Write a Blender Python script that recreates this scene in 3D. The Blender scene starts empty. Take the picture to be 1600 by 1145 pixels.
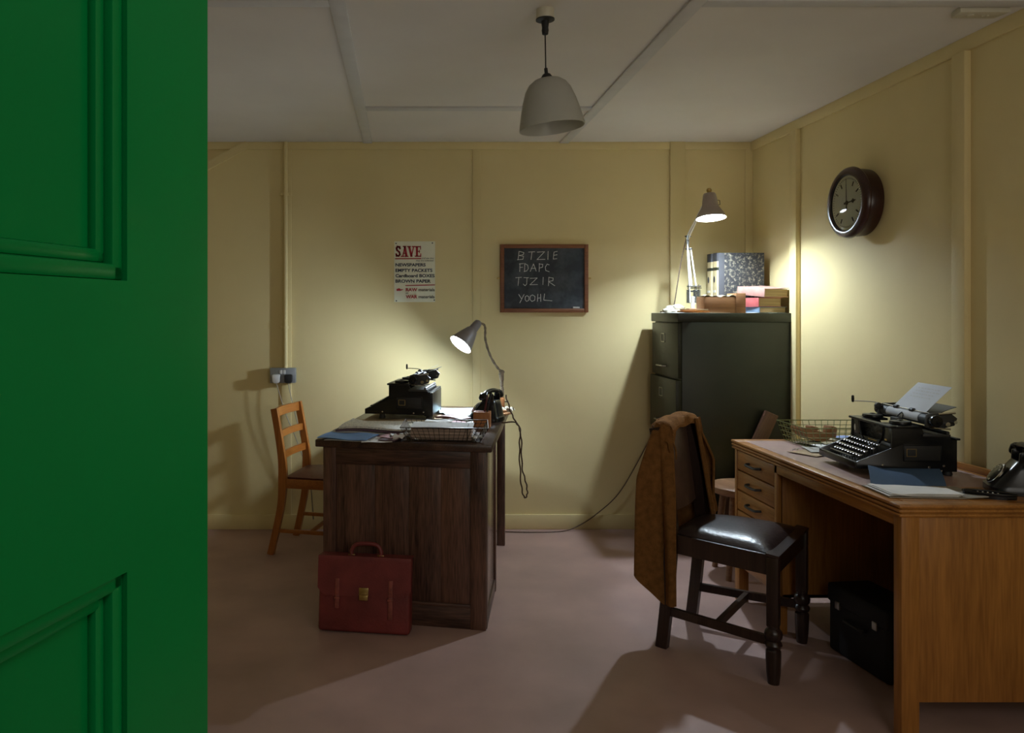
import bpy, bmesh, math, random
from mathutils import Vector, Matrix, Euler
random.seed(7)
PI = math.pi
C = bpy.context.scene.collection
S = bpy.context.scene

# ------------------------------------------------------------------ camera, world, exposure
H = 1.325
cam = bpy.data.objects.new('camera', bpy.data.cameras.new('camera'))
C.objects.link(cam)
cam.location = (0, 0, H)
cam.rotation_euler = (PI / 2, 0, 0)
cam.data.sensor_width = 36
cam.data.lens = 36 * 1220 / 1600
cam.data.shift_x = 168 / 1600
cam.data.shift_y = -85.5 / 1600
cam.data.clip_start = 0.02
S.camera = cam
w = bpy.data.worlds.new('world'); S.world = w
w.use_nodes = True
w.node_tree.nodes['Background'].inputs[0].default_value = (0.55, 0.65, 0.8, 1)
w.node_tree.nodes['Background'].inputs[1].default_value = 0.05
S.view_settings.view_transform = 'Standard'
S.view_settings.look = 'None'
S.view_settings.gamma = 1
S.view_settings.use_curve_mapping = False
S.view_settings.exposure = 0.95
LAMP_DESK = 10.5      # watts of the desk lamp bulb
LAMP_CAB = 27.0       # watts of the cabinet lamp bulb
COOL = (0.78, 0.93, 1.05)
YFW = -0.07           # inner face of the front wall
# ceiling light of the corridor outside the open door
def area_light(name, loc, rot, sx, sy, power, col):
    d = bpy.data.lights.new(name, 'AREA'); d.shape = 'RECTANGLE'; d.size = sx; d.size_y = sy
    d.energy = power; d.color = col
    o = bpy.data.objects.new(name, d); C.objects.link(o); o.location = loc; o.rotation_euler = rot
    return o
area_light('corridor_ceiling_light', (0.35, -0.95, 2.30), (math.radians(38), 0, 0), 0.9, 0.5, 4.2, (0.92, 0.97, 1.0))
# added fill light just inside the front wall, behind and right of the camera
area_light('front_fill_light', (1.25, YFW + .01, 1.55), (math.radians(97), 0, 0), 1.2, 1.0, 5.2, (1.0, 0.94, 0.84))

# ------------------------------------------------------------------ materials
def nodes(name):
    m = bpy.data.materials.new(name); m.use_nodes = True
    nt = m.node_tree
    return m, nt, nt.nodes['Principled BSDF']

def mat(name, col, rough=0.6, metal=0.0, var=0.12, scale=12, bump=0.0, bscale=60, spec=0.5, sheen=0.0, coat=0.0, trans=0.0):
    """principled with soft procedural variation of its own colour and optional bump"""
    m, nt, b = nodes(name)
    tc = nt.nodes.new('ShaderNodeTexCoord')
    n = nt.nodes.new('ShaderNodeTexNoise'); n.inputs['Scale'].default_value = scale; n.inputs['Detail'].default_value = 5
    nt.links.new(tc.outputs['Object'], n.inputs['Vector'])
    r = nt.nodes.new('ShaderNodeValToRGB')
    r.color_ramp.elements[0].position = 0.3; r.color_ramp.elements[1].position = 0.7
    r.color_ramp.elements[0].color = tuple(c * (1 - var) for c in col) + (1,)
    r.color_ramp.elements[1].color = tuple(min(1, c * (1 + var)) for c in col) + (1,)
    nt.links.new(n.outputs['Fac'], r.inputs['Fac']); nt.links.new(r.outputs['Color'], b.inputs['Base Color'])
    b.inputs['Roughness'].default_value = rough; b.inputs['Metallic'].default_value = metal
    b.inputs['Specular IOR Level'].default_value = spec
    if sheen:
        b.inputs['Sheen Weight'].default_value = sheen; b.inputs['Sheen Roughness'].default_value = 0.4
        b.inputs['Sheen Tint'].default_value = (min(1, col[0] * 4), min(1, col[1] * 4), min(1, col[2] * 4), 1)
    if coat: b.inputs['Coat Weight'].default_value = coat; b.inputs['Coat Roughness'].default_value = 0.15
    if trans: b.inputs['Transmission Weight'].default_value = trans
    if bump:
        n2 = nt.nodes.new('ShaderNodeTexNoise'); n2.inputs['Scale'].default_value = bscale; n2.inputs['Detail'].default_value = 3
        nt.links.new(tc.outputs['Object'], n2.inputs['Vector'])
        bp = nt.nodes.new('ShaderNodeBump'); bp.inputs['Strength'].default_value = bump; bp.inputs['Distance'].default_value = 0.004
        nt.links.new(n2.outputs['Fac'], bp.inputs['Height']); nt.links.new(bp.outputs['Normal'], b.inputs['Normal'])
    return m

def wood(name, dark, light, axis='z', scale=9.0, rough=0.4, stretch=0.06, fine=0.35, coat=0.0):
    """grain noise stretched along one axis of the object, plus fine pores"""
    m, nt, b = nodes(name)
    tc = nt.nodes.new('ShaderNodeTexCoord'); mp = nt.nodes.new('ShaderNodeMapping')
    sc = [1, 1, 1]; sc['xyz'.index(axis)] = stretch
    mp.inputs['Scale'].default_value = sc
    nt.links.new(tc.outputs['Object'], mp.inputs['Vector'])
    n = nt.nodes.new('ShaderNodeTexNoise'); n.inputs['Scale'].default_value = scale; n.inputs['Detail'].default_value = 6
    n.inputs['Distortion'].default_value = 0.6
    nt.links.new(mp.outputs['Vector'], n.inputs['Vector'])
    n2 = nt.nodes.new('ShaderNodeTexNoise'); n2.inputs['Scale'].default_value = scale * 14; n2.inputs['Detail'].default_value = 2
    nt.links.new(mp.outputs['Vector'], n2.inputs['Vector'])
    mx = nt.nodes.new('ShaderNodeMix'); mx.inputs[0].default_value = fine
    nt.links.new(n.outputs['Fac'], mx.inputs[2]); nt.links.new(n2.outputs['Fac'], mx.inputs[3])
    r = nt.nodes.new('ShaderNodeValToRGB')
    r.color_ramp.elements[0].position = 0.36; r.color_ramp.elements[1].position = 0.64
    r.color_ramp.elements[0].color = dark + (1,); r.color_ramp.elements[1].color = light + (1,)
    nt.links.new(mx.outputs[0], r.inputs['Fac']); nt.links.new(r.outputs['Color'], b.inputs['Base Color'])
    b.inputs['Roughness'].default_value = rough
    if coat: b.inputs['Coat Weight'].default_value = coat; b.inputs['Coat Roughness'].default_value = 0.2
    bp = nt.nodes.new('ShaderNodeBump'); bp.inputs['Strength'].default_value = 0.12; bp.inputs['Distance'].default_value = 0.002
    nt.links.new(n2.outputs['Fac'], bp.inputs['Height']); nt.links.new(bp.outputs['Normal'], b.inputs['Normal'])
    return m

def spotted(name, base, spot, lo=0.5, hi=0.6, scale=30, rough=0.6, detail=4):
    m, nt, b = nodes(name)
    tc = nt.nodes.new('ShaderNodeTexCoord')
    n = nt.nodes.new('ShaderNodeTexNoise'); n.inputs['Scale'].default_value = scale; n.inputs['Detail'].default_value = detail
    n.inputs['Roughness'].default_value = 0.65
    nt.links.new(tc.outputs['Object'], n.inputs['Vector'])
    r = nt.nodes.new('ShaderNodeValToRGB')
    r.color_ramp.elements[0].position = lo; r.color_ramp.elements[1].position = hi
    r.color_ramp.elements[0].color = base + (1,); r.color_ramp.elements[1].color = spot + (1,)
    nt.links.new(n.outputs['Fac'], r.inputs['Fac']); nt.links.new(r.outputs['Color'], b.inputs['Base Color'])
    b.inputs['Roughness'].default_value = rough
    return m

def stripes(name, base, line, axis='z', freq=300, rough=0.8):
    """page edges: fine lines across one axis"""
    m, nt, b = nodes(name)
    tc = nt.nodes.new('ShaderNodeTexCoord'); mp = nt.nodes.new('ShaderNodeMapping')
    sc = [4, 4, 4]; sc['xyz'.index(axis)] = freq
    mp.inputs['Scale'].default_value = sc
    nt.links.new(tc.outputs['Object'], mp.inputs['Vector'])
    n = nt.nodes.new('ShaderNodeTexNoise'); n.inputs['Scale'].default_value = 1.0; n.inputs['Detail'].default_value = 2
    nt.links.new(mp.outputs['Vector'], n.inputs['Vector'])
    r = nt.nodes.new('ShaderNodeValToRGB')
    r.color_ramp.elements[0].position = 0.35; r.color_ramp.elements[1].position = 0.65
    r.color_ramp.elements[0].color = line + (1,); r.color_ramp.elements[1].color = base + (1,)
    nt.links.new(n.outputs['Fac'], r.inputs['Fac']); nt.links.new(r.outputs['Color'], b.inputs['Base Color'])
    b.inputs['Roughness'].default_value = rough
    return m

def emit(name, col, s):
    m, nt, b = nodes(name)
    b.inputs['Base Color'].default_value = col + (1,)
    b.inputs['Emission Color'].default_value = col + (1,); b.inputs['Emission Strength'].default_value = s
    return m

M = {}
M['wall'] = mat('cream_paint', (0.77, 0.645, 0.34), 0.55, var=0.03, scale=3, bump=0.06, bscale=140, spec=0.35)
M['ceil'] = mat('white_distemper', (0.80, 0.775, 0.75), 0.85, var=0.04, scale=2, bump=0.05, bscale=50, spec=0.2)
M['batten'] = mat('ceiling_batten_paint', (0.66, 0.66, 0.67), 0.7, var=0.04)
M['floor'] = mat('brown_lino', (0.40, 0.265, 0.235), 0.5, var=0.16, scale=2.5, bump=0.08, bscale=90, spec=0.35)
M['green'] = mat('emerald_gloss_paint', (0.0005, 0.19, 0.042), 0.28, var=0.05, scale=4, bump=0.02, bscale=20, spec=0.15)
M['olive'] = mat('olive_enamel', (0.015, 0.0175, 0.009), 0.42, var=0.06, scale=5, bump=0.03, bscale=120, spec=0.35)
M['steel'] = mat('dull_steel', (0.42, 0.41, 0.38), 0.35, 0.9)
M['darksteel'] = mat('dark_steel', (0.05, 0.05, 0.05), 0.5, 0.6)
M['chrome'] = mat('nickel_plate', (0.62, 0.62, 0.62), 0.2, 1.0, var=0.05)
M['brass'] = mat('aged_brass', (0.55, 0.40, 0.16), 0.33, 1.0)
M['black'] = mat('black_enamel', (0.006, 0.0065, 0.008), 0.30, var=0.1, spec=0.3)
M['matblack'] = mat('black_rubber', (0.012, 0.012, 0.013), 0.6)
M['bakelite'] = mat('black_bakelite', (0.007, 0.007, 0.008), 0.24, var=0.1, spec=0.32)
M['white_enamel'] = mat('white_lamp_enamel', (0.78, 0.76, 0.70), 0.35, var=0.03)
M['greige'] = mat('greige_shade_enamel', (0.40, 0.335, 0.30), 0.45, var=0.06)
M['lampgrey'] = mat('mauve_grey_enamel', (0.20, 0.185, 0.20), 0.4, var=0.1)
M['reflect'] = mat('white_reflector', (0.9, 0.9, 0.9), 0.5, var=0.01)
M['rag'] = mat('brown_wrapped_tape', (0.20, 0.145, 0.095), 0.85, var=0.4, scale=60, bump=0.5, bscale=120)
M['cord'] = mat('brown_braided_cord', (0.10, 0.06, 0.04), 0.8, var=0.4, scale=150)
M['whitecord'] = mat('pale_flex', (0.40, 0.37, 0.30), 0.6)
M['glass_shade'] = None
M['oak'] = wood('honey_oak', (0.22, 0.085, 0.016), (0.44, 0.19, 0.040), 'z', 10, 0.38)
M['oak_y'] = wood('honey_oak_long', (0.22, 0.085, 0.016), (0.44, 0.19, 0.040), 'y', 10, 0.36)
M['oak_x'] = wood('honey_oak_cross', (0.22, 0.085, 0.016), (0.42, 0.18, 0.038), 'x', 10, 0.38)
M['dark_oak'] = wood('dark_stained_oak', (0.022, 0.009, 0.007), (0.17, 0.082, 0.055), 'z', 13, 0.40, 0.07, 0.4)
M['dark_oak_gloss'] = wood('polished_dark_oak', (0.03, 0.012, 0.009), (0.15, 0.075, 0.05), 'z', 13, 0.2, 0.07, 0.3, coat=0.6)
M['dark_oak_x'] = wood('dark_stained_oak_cross', (0.022, 0.009, 0.007), (0.14, 0.068, 0.045), 'x', 13, 0.40, 0.07, 0.4)
M['dark_oak_y'] = wood('dark_stained_oak_long', (0.022, 0.010, 0.007), (0.10, 0.052, 0.032), 'y', 13, 0.33, 0.07, 0.4)
M['umber'] = wood('umber_chair_wood', (0.012, 0.006, 0.005), (0.040, 0.020, 0.014), 'z', 12, 0.32)
M['orange_wood'] = wood('orange_varnished_wood', (0.30, 0.095, 0.014), (0.50, 0.18, 0.032), 'z', 9, 0.32)
M['orange_wood_x'] = wood('orange_varnished_wood_cross', (0.30, 0.095, 0.014), (0.50, 0.18, 0.032), 'y', 9, 0.32)
M['brown_wood'] = wood('brown_box_wood', (0.22, 0.10, 0.04), (0.42, 0.21, 0.09), 'x', 8, 0.6)
M['stool_wood'] = wood('stool_beech', (0.16, 0.075, 0.035), (0.30, 0.16, 0.08), 'y', 8, 0.45)
M['mahog'] = wood('mahogany_case', (0.020, 0.006, 0.005), (0.055, 0.016, 0.011), 'y', 8, 0.32, coat=0.15)
M['mauve'] = mat('mauve_lino_inlay', (0.36, 0.235, 0.205), 0.45, var=0.08, scale=20)
M['dark_leather'] = mat('dark_brown_leather', (0.030, 0.018, 0.016), 0.33, var=0.25, scale=30, bump=0.30, bscale=70)
M['brown_leather'] = mat('brown_leather', (0.085, 0.048, 0.036), 0.42, var=0.2, scale=20, bump=0.12, bscale=90)
M['maroon_leather'] = mat('maroon_leather', (0.12, 0.040, 0.034), 0.5, var=0.15, scale=30, bump=0.15, bscale=120)
M['red_leather'] = mat('oxblood_leather', (0.175, 0.028, 0.027), 0.5, var=0.25, scale=9, bump=0.25, bscale=150)
M['red_leather_edge'] = mat('worn_leather_edge', (0.26, 0.065, 0.05), 0.55, var=0.3, scale=40)
M['coat'] = mat('brown_wool', (0.175, 0.080, 0.024), 0.95, var=0.25, scale=45, bump=0.9, bscale=220, spec=0.1, sheen=0.35)
M['paper'] = mat('white_paper', (0.84, 0.84, 0.83), 0.8, var=0.05)
M['typing_paper'] = mat('typing_paper', (0.56, 0.575, 0.61), 0.8, var=0.05)
M['cream_paper'] = mat('cream_paper', (0.58, 0.50, 0.36), 0.8, var=0.1)
M['grey_paper'] = mat('grey_paper', (0.50, 0.49, 0.46), 0.85, var=0.1)
M['manila'] = mat('grey_manila', (0.27, 0.245, 0.20), 0.8, var=0.08)
M['news'] = spotted('newsprint', (0.78, 0.75, 0.66), (0.48, 0.46, 0.41), 0.48, 0.62, 120, 0.9)
M['tan_paper'] = mat('tan_paper', (0.40, 0.29, 0.17), 0.85, var=0.12)
M['blue_card'] = mat('blue_folder_card', (0.20, 0.38, 0.75), 0.7, var=0.08)
M['navy_card'] = mat('navy_folder_card', (0.045, 0.095, 0.19), 0.6, var=0.08)
M['paleblue'] = mat('pale_blue_paper', (0.50, 0.64, 0.68), 0.8, var=0.06)
M['lilac'] = mat('lilac_blue_envelope', (0.26, 0.33, 0.58), 0.8, var=0.05)
M['pink_card'] = mat('pink_card', (0.48, 0.25, 0.27), 0.7, var=0.08)
M['mauve_card'] = mat('mauve_card', (0.13, 0.075, 0.10), 0.7, var=0.08)
M['pink_cloth'] = mat('faded_pink_bookcloth', (0.36, 0.21, 0.175), 0.8, var=0.15, scale=25)
M['red_cloth'] = mat('faded_red_bookcloth', (0.34, 0.07, 0.07), 0.8, var=0.15, scale=25)
M['blue_cloth'] = mat('slate_blue_bookcloth', (0.08, 0.125, 0.18), 0.8, var=0.15, scale=25)
M['pages'] = stripes('tan_page_edges', (0.36, 0.26, 0.12), (0.20, 0.135, 0.055), 'z', 500)
M['stack_edge'] = stripes('pinkish_page_edges', (0.66, 0.50, 0.42), (0.36, 0.26, 0.21), 'z', 420)
M['marble'] = spotted('marbled_board', (0.014, 0.015, 0.018), (0.30, 0.26, 0.18), 0.50, 0.68, 55, 0.75, 6)
M['blackcloth'] = mat('slate_bookcloth', (0.045, 0.045, 0.052), 0.8, var=0.1)
M['vellum'] = mat('cream_vellum', (0.44, 0.36, 0.20), 0.7, var=0.12, scale=30)
M['inkblack'] = mat('black_ink', (0.015, 0.015, 0.02), 0.7)
M['navy_ink'] = mat('navy_print', (0.022, 0.030, 0.065), 0.7)
M['red_ink'] = mat('red_print', (0.42, 0.022, 0.035), 0.7)
M['poster'] = mat('poster_paper', (0.86, 0.86, 0.70), 0.7, var=0.04)
M['chalk'] = mat('chalk', (0.68, 0.69, 0.68), 0.9, var=0.25, scale=130)
M['slate'] = spotted('slate_blackboard', (0.020, 0.027, 0.037), (0.12, 0.135, 0.15), 0.45, 0.85, 6, 0.7)
M['frame_wood'] = wood('red_brown_frame', (0.14, 0.045, 0.016), (0.26, 0.095, 0.035), 'x', 9, 0.45)
M['leaning_wood'] = wood('walnut_board', (0.05, 0.018, 0.009), (0.11, 0.045, 0.02), 'z', 8, 0.5)
M['dial'] = mat('aged_dial', (0.90, 0.90, 0.80), 0.5, var=0.04)
M['ivory'] = mat('ivory_plastic', (0.60, 0.57, 0.46), 0.4, var=0.04)
M['cloth'] = mat('crumpled_calico', (0.66, 0.61, 0.50), 0.9, var=0.15, scale=30, bump=0.4, bscale=90)
M['greenwire'] = mat('green_plated_wire', (0.22, 0.26, 0.13), 0.3, 0.8)
M['brownwire'] = mat('brown_wire', (0.10, 0.085, 0.07), 0.35, 0.8)
M['penred'] = mat('maroon_pen', (0.09, 0.012, 0.02), 0.3)
M['orange_block'] = wood('orange_wood_block', (0.34, 0.13, 0.045), (0.52, 0.22, 0.08), 'z', 9, 0.6)
M['bulb'] = emit('bulb_glow', (1.0, 0.99, 0.96), 30)
M['keytop'] = mat('key_black', (0.012, 0.012, 0.013), 0.3)
M['navycase'] = mat('black_fibre_case', (0.004, 0.0045, 0.007), 0.7)
M['socket_metal'] = mat('metal_clad_socket', (0.33, 0.36, 0.40), 0.4, 0.5)
M['plug_white'] = mat('white_plug', (0.72, 0.72, 0.72), 0.4)

def shade_glass():
    m, nt, b = nodes('frosted_glass')
    b.inputs['Base Color'].default_value = (0.62, 0.62, 0.58, 1)
    b.inputs['Roughness'].default_value = 0.35
    tr = nt.nodes.new('ShaderNodeBsdfTranslucent'); tr.inputs[0].default_value = (0.62, 0.62, 0.57, 1)
    mx = nt.nodes.new('ShaderNodeMixShader'); mx.inputs[0].default_value = 0.38
    out = [n for n in nt.nodes if n.type == 'OUTPUT_MATERIAL'][0]
    nt.links.new(b.outputs[0], mx.inputs[1]); nt.links.new(tr.outputs[0], mx.inputs[2]); nt.links.new(mx.outputs[0], out.inputs[0])
    return m
M['glass_shade'] = shade_glass()
def clear_glass():
    m, nt, b = nodes('clock_glass')
    tr = nt.nodes.new('ShaderNodeBsdfTransparent'); tr.inputs[0].default_value = (0.97, 0.98, 0.97, 1)
    gl = nt.nodes.new('ShaderNodeBsdfGlossy'); gl.inputs['Roughness'].default_value = 0.03
    fr = nt.nodes.new('ShaderNodeFresnel'); fr.inputs[0].default_value = 1.5
    mx = nt.nodes.new('ShaderNodeMixShader')
    out = [n for n in nt.nodes if n.type == 'OUTPUT_MATERIAL'][0]
    nt.links.new(fr.outputs[0], mx.inputs[0]); nt.links.new(tr.outputs[0], mx.inputs[1]); nt.links.new(gl.outputs[0], mx.inputs[2])
    nt.links.new(mx.outputs[0], out.inputs[0])
    return m
M['glass'] = clear_glass()

# ------------------------------------------------------------------ mesh helpers
def T(x, y, z): return Matrix.Translation((x, y, z))
def RX(a): return Matrix.Rotation(a, 4, 'X')
def RY(a): return Matrix.Rotation(a, 4, 'Y')
def RZ(a): return Matrix.Rotation(a, 4, 'Z')
def aim(p, d):
    """matrix whose +Z points along d, at p"""
    d = Vector(d).normalized()
    return T(*p) @ d.to_track_quat('Z', 'Y').to_matrix().to_4x4()

class MB:
    def __init__(self, *mats):
        self.bm = bmesh.new(); self.mats = list(mats); self.mi = 0
    def use(self, i): self.mi = i; return self
    def _fin(self, faces):
        for f in faces: f.material_index = self.mi
    def box(self, a, b, bev=0.0, mx=None, seg=2):
        """box between corners a and b"""
        a, b = Vector(a), Vector(b)
        lo = Vector(map(min, a, b)); hi = Vector(map(max, a, b))
        vs = [self.bm.verts.new((x, y, z)) for x in (lo.x, hi.x) for y in (lo.y, hi.y) for z in (lo.z, hi.z)]
        F = [(0, 1, 3, 2), (4, 6, 7, 5), (0, 4, 5, 1), (2, 3, 7, 6), (0, 2, 6, 4), (1, 5, 7, 3)]
        fs = [self.bm.faces.new([vs[i] for i in q]) for q in F]
        self._fin(fs)
        allv = set(vs)
        if bev > 0:
            es = list({e for f in fs for e in f.edges})
            r = bmesh.ops.bevel(self.bm, geom=es, offset=bev, segments=seg, profile=0.5, affect='EDGES')
            self._fin(r['faces'])
            allv = {v for v in r['verts']} | {v for f in fs if f.is_valid for v in f.verts}
        if mx is not None:
            for v in allv:
                if v.is_valid: v.co = mx @ v.co
        return self
    def lathe(self, prof, seg=24, mx=None, cap=True):
        """profile of (r, z) turned about Z"""
        mx = mx or Matrix()
        rings = []
        for r, z in prof:
            if r < 1e-6: rings.append([self.bm.verts.new(mx @ Vector((0, 0, z)))])
            else: rings.append([self.bm.verts.new(mx @ Vector((r * math.cos(2 * PI * k / seg), r * math.sin(2 * PI * k / seg), z))) for k in range(seg)])
        fs = []
        for A, B in zip(rings, rings[1:]):
            for k in range(seg):
                k2 = (k + 1) % seg
                if len(A) == 1 and len(B) == 1: continue
                if len(A) == 1: fs.append(self.bm.faces.new((A[0], B[k2], B[k])))
                elif len(B) == 1: fs.append(self.bm.faces.new((A[k], A[k2], B[0])))
                else: fs.append(self.bm.faces.new((A[k], A[k2], B[k2], B[k])))
        if cap:
            for R, rev in ((rings[0], True), (rings[-1], False)):
                if len(R) > 1: fs.append(self.bm.faces.new(list(reversed(R)) if rev else R))
        self._fin(fs)
        return self
    def cyl(self, p0, p1, r0, r1=None, seg=16, bev=0.0):
        r1 = r0 if r1 is None else r1
        p0, p1 = Vector(p0), Vector(p1); L = (p1 - p0).length
        pr = [(r0, 0), (r1, L)] if not bev else [(r0 - bev, 0), (r0, bev), (r1, L - bev), (r1 - bev, L)]
        return self.lathe(pr, seg, aim(p0, p1 - p0))
    def tube(self, pts, r, seg=8, closed=False):
        """swept circle along a polyline; r may be a list"""
        pts = [Vector(p) for p in pts]; n = len(pts)
        rs = r if isinstance(r, (list, tuple)) else [r] * n
        rings = []; up = None
        for i, p in enumerate(pts):
            if closed: t = pts[(i + 1) % n] - pts[i - 1]
            else: t = pts[min(i + 1, n - 1)] - pts[max(i - 1, 0)]
            t.normalize()
            if up is None:
                up = Vector((0, 0, 1)) if abs(t.z) < 0.9 else Vector((1, 0, 0))
            s = t.cross(up).normalized(); up = s.cross(t).normalized()
            rings.append([self.bm.verts.new(p + (s * math.cos(2 * PI * k / seg) + up * math.sin(2 * PI * k / seg)) * rs[i]) for k in range(seg)])
        fs = []
        pr = list(zip(rings, rings[1:])) + ([(rings[-1], rings[0])] if closed else [])
        for A, B in pr:
            for k in range(seg): fs.append(self.bm.faces.new((A[k], A[(k + 1) % seg], B[(k + 1) % seg], B[k])))
        if not closed:
            fs.append(self.bm.faces.new(list(reversed(rings[0])))); fs.append(self.bm.faces.new(rings[-1]))
        self._fin(fs)
        return self
    def beam(self, pts, ws, hs, up=(0, 0, 1)):
        """rectangular section swept along pts; ws across, hs along 'up'"""
        pts = [Vector(p) for p in pts]; n = len(pts); up = Vector(up)
        ws = ws if isinstance(ws, (list, tuple)) else [ws] * n
        hs = hs if isinstance(hs, (list, tuple)) else [hs] * n
        rings = []
        for i, p in enumerate(pts):
            t = (pts[min(i + 1, n - 1)] - pts[max(i - 1, 0)]).normalized()
            s = t.cross(up).normalized(); u = s.cross(t).normalized()
            a, b = s * ws[i] / 2, u * hs[i] / 2
            rings.append([self.bm.verts.new(q) for q in (p - a - b, p + a - b, p + a + b, p - a + b)])
        fs = []
        for A, B in zip(rings, rings[1:]):
            for k in range(4): fs.append(self.bm.faces.new((A[k], A[(k + 1) % 4], B[(k + 1) % 4], B[k])))
        fs.append(self.bm.faces.new(list(reversed(rings[0])))); fs.append(self.bm.faces.new(rings[-1]))
        self._fin(fs)
        return self
    def prism(self, poly, d0, d1, mx=None, bev=0.0):
        """polygon in local XY extruded from z=d0 to z=d1"""
        mx = mx or Matrix()
        A = [self.bm.verts.new(Vector((x, y, d0))) for x, y in poly]
        B = [self.bm.verts.new(Vector((x, y, d1))) for x, y in poly]
        n = len(poly)
        fs = [self.bm.faces.new((A[k], A[(k + 1) % n], B[(k + 1) % n], B[k])) for k in range(n)]
        fs.append(self.bm.faces.new(list(reversed(A)))); fs.append(self.bm.faces.new(B))
        self._fin(fs)
        vs = set(A + B)
        if bev:
            es = list({e for f in fs for e in f.edges})
            r = bmesh.ops.bevel(self.bm, geom=es, offset=bev, segments=2, profile=0.5, affect='EDGES')
            self._fin(r['faces'])
            vs = set(r['verts']) | {v for f in fs if f.is_valid for v in f.verts}
        for v in vs:
            if v.is_valid: v.co = mx @ v.co
        return self
    def sheet(self, f, nu, nv, th=0.0008, nrm=None):
        """solid thin sheet: f(u,v)->Vector for u,v in 0..1, thickened along its normal"""
        P = [[Vector(f(i / nu, j / nv)) for j in range(nv + 1)] for i in range(nu + 1)]
        def N(i, j):
            du = P[min(i + 1, nu)][j] - P[max(i - 1, 0)][j]; dv = P[i][min(j + 1, nv)] - P[i][max(j - 1, 0)]
            c = du.cross(dv)
            return c.normalized() if c.length > 1e-12 else Vector((0, 0, 1))
        A = [[self.bm.verts.new(P[i][j] + N(i, j) * th / 2) for j in range(nv + 1)] for i in range(nu + 1)]
        B = [[self.bm.verts.new(P[i][j] - N(i, j) * th / 2) for j in range(nv + 1)] for i in range(nu + 1)]
        fs = []
        for i in range(nu):
            for j in range(nv):
                fs.append(self.bm.faces.new((A[i][j], A[i + 1][j], A[i + 1][j + 1], A[i][j + 1])))
                fs.append(self.bm.faces.new((B[i][j], B[i][j + 1], B[i + 1][j + 1], B[i + 1][j])))
        for i in range(nu):
            fs.append(self.bm.faces.new((A[i][0], B[i][0], B[i + 1][0], A[i + 1][0])))
            fs.append(self.bm.faces.new((A[i][nv], A[i + 1][nv], B[i + 1][nv], B[i][nv])))
        for j in range(nv):
            fs.append(self.bm.faces.new((A[0][j], A[0][j + 1], B[0][j + 1], B[0][j])))
            fs.append(self.bm.faces.new((A[nu][j], B[nu][j], B[nu][j + 1], A[nu][j + 1])))
        self._fin(fs)
        return self
    def ico(self, c, r, sub=2, sq=(1, 1, 1), jit=0.0):
        q = bmesh.ops.create_icosphere(self.bm, subdivisions=sub, radius=1)
        for v in q['verts']:
            k = 1 + random.uniform(-jit, jit)
            v.co = Vector((c[0] + v.co.x * r * sq[0] * k, c[1] + v.co.y * r * sq[1] * k, c[2] + v.co.z * r * sq[2] * k))
        self._fin({f for v in q['verts'] for f in v.link_faces})
        return self
    def ribbon(self, pts, wd, th=0.0005, y=0.0):
        """flat pen stroke in the XZ plane, facing -Y"""
        for (x0, z0), (x1, z1) in zip(pts, pts[1:]):
            d = Vector((x1 - x0, 0, z1 - z0)); L = d.length
            if L < 1e-6: continue
            mx = T(x0, y, z0) @ RY(-math.atan2(d.z, d.x))
            self.box((-wd * .4, 0, -wd / 2), (L + wd * .4, -th, wd / 2), mx=mx)
        return self
    def text(self, s, x0, z0, wdt, hgt, bold=0.0, y=0.0, shear=0.0):
        """lettering in the XZ plane fitted to a width and cap height (baseline at z0), facing -Y"""
        cu = bpy.data.curves.new('lettering', 'FONT'); cu.body = s; cu.size = 1; cu.offset = bold; cu.extrude = 0.004; cu.shear = shear
        ob = bpy.data.objects.new('lettering', cu); C.objects.link(ob)
        dg = bpy.context.evaluated_depsgraph_get(); dg.update()
        me = bpy.data.meshes.new_from_object(ob.evaluated_get(dg))
        xs = [v.co.x for v in me.vertices]; a, b = min(xs), max(xs)
        cap = 0.70
        vs = [self.bm.verts.new((x0 + (v.co.x - a) / (b - a) * wdt, y - 0.0004 if v.co.z > 0 else y, z0 + v.co.y / cap * hgt)) for v in me.vertices]
        fs = []
        for p in me.polygons:
            try: fs.append(self.bm.faces.new([vs[i] for i in p.vertices]))
            except ValueError: pass
        self._fin(fs)
        bpy.data.objects.remove(ob); bpy.data.meshes.remove(me); bpy.data.curves.remove(cu)
        return self
    def build(self, name, parent=None, loc=None, rotz=None, smooth=35, label=None, mx=None, sub=0):
        bmesh.ops.recalc_face_normals(self.bm, faces=self.bm.faces)
        me = bpy.data.meshes.new(name); self.bm.to_mesh(me); self.bm.free()
        for m in self.mats: me.materials.append(m)
        if smooth:
            for p in me.polygons: p.use_smooth = True
            me.set_sharp_from_angle(angle=math.radians(smooth))
        o = bpy.data.objects.new(name, me); C.objects.link(o)
        if parent is not None: o.parent = parent
        if mx is not None: o.matrix_local = mx
        if loc is not None: o.location = loc
        if rotz is not None: o.rotation_euler = (0, 0, rotz)
        if label: o['label'] = label
        if sub:
            md = o.modifiers.new('soft', 'SUBSURF'); md.levels = sub; md.render_levels = sub
        return o

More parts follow.
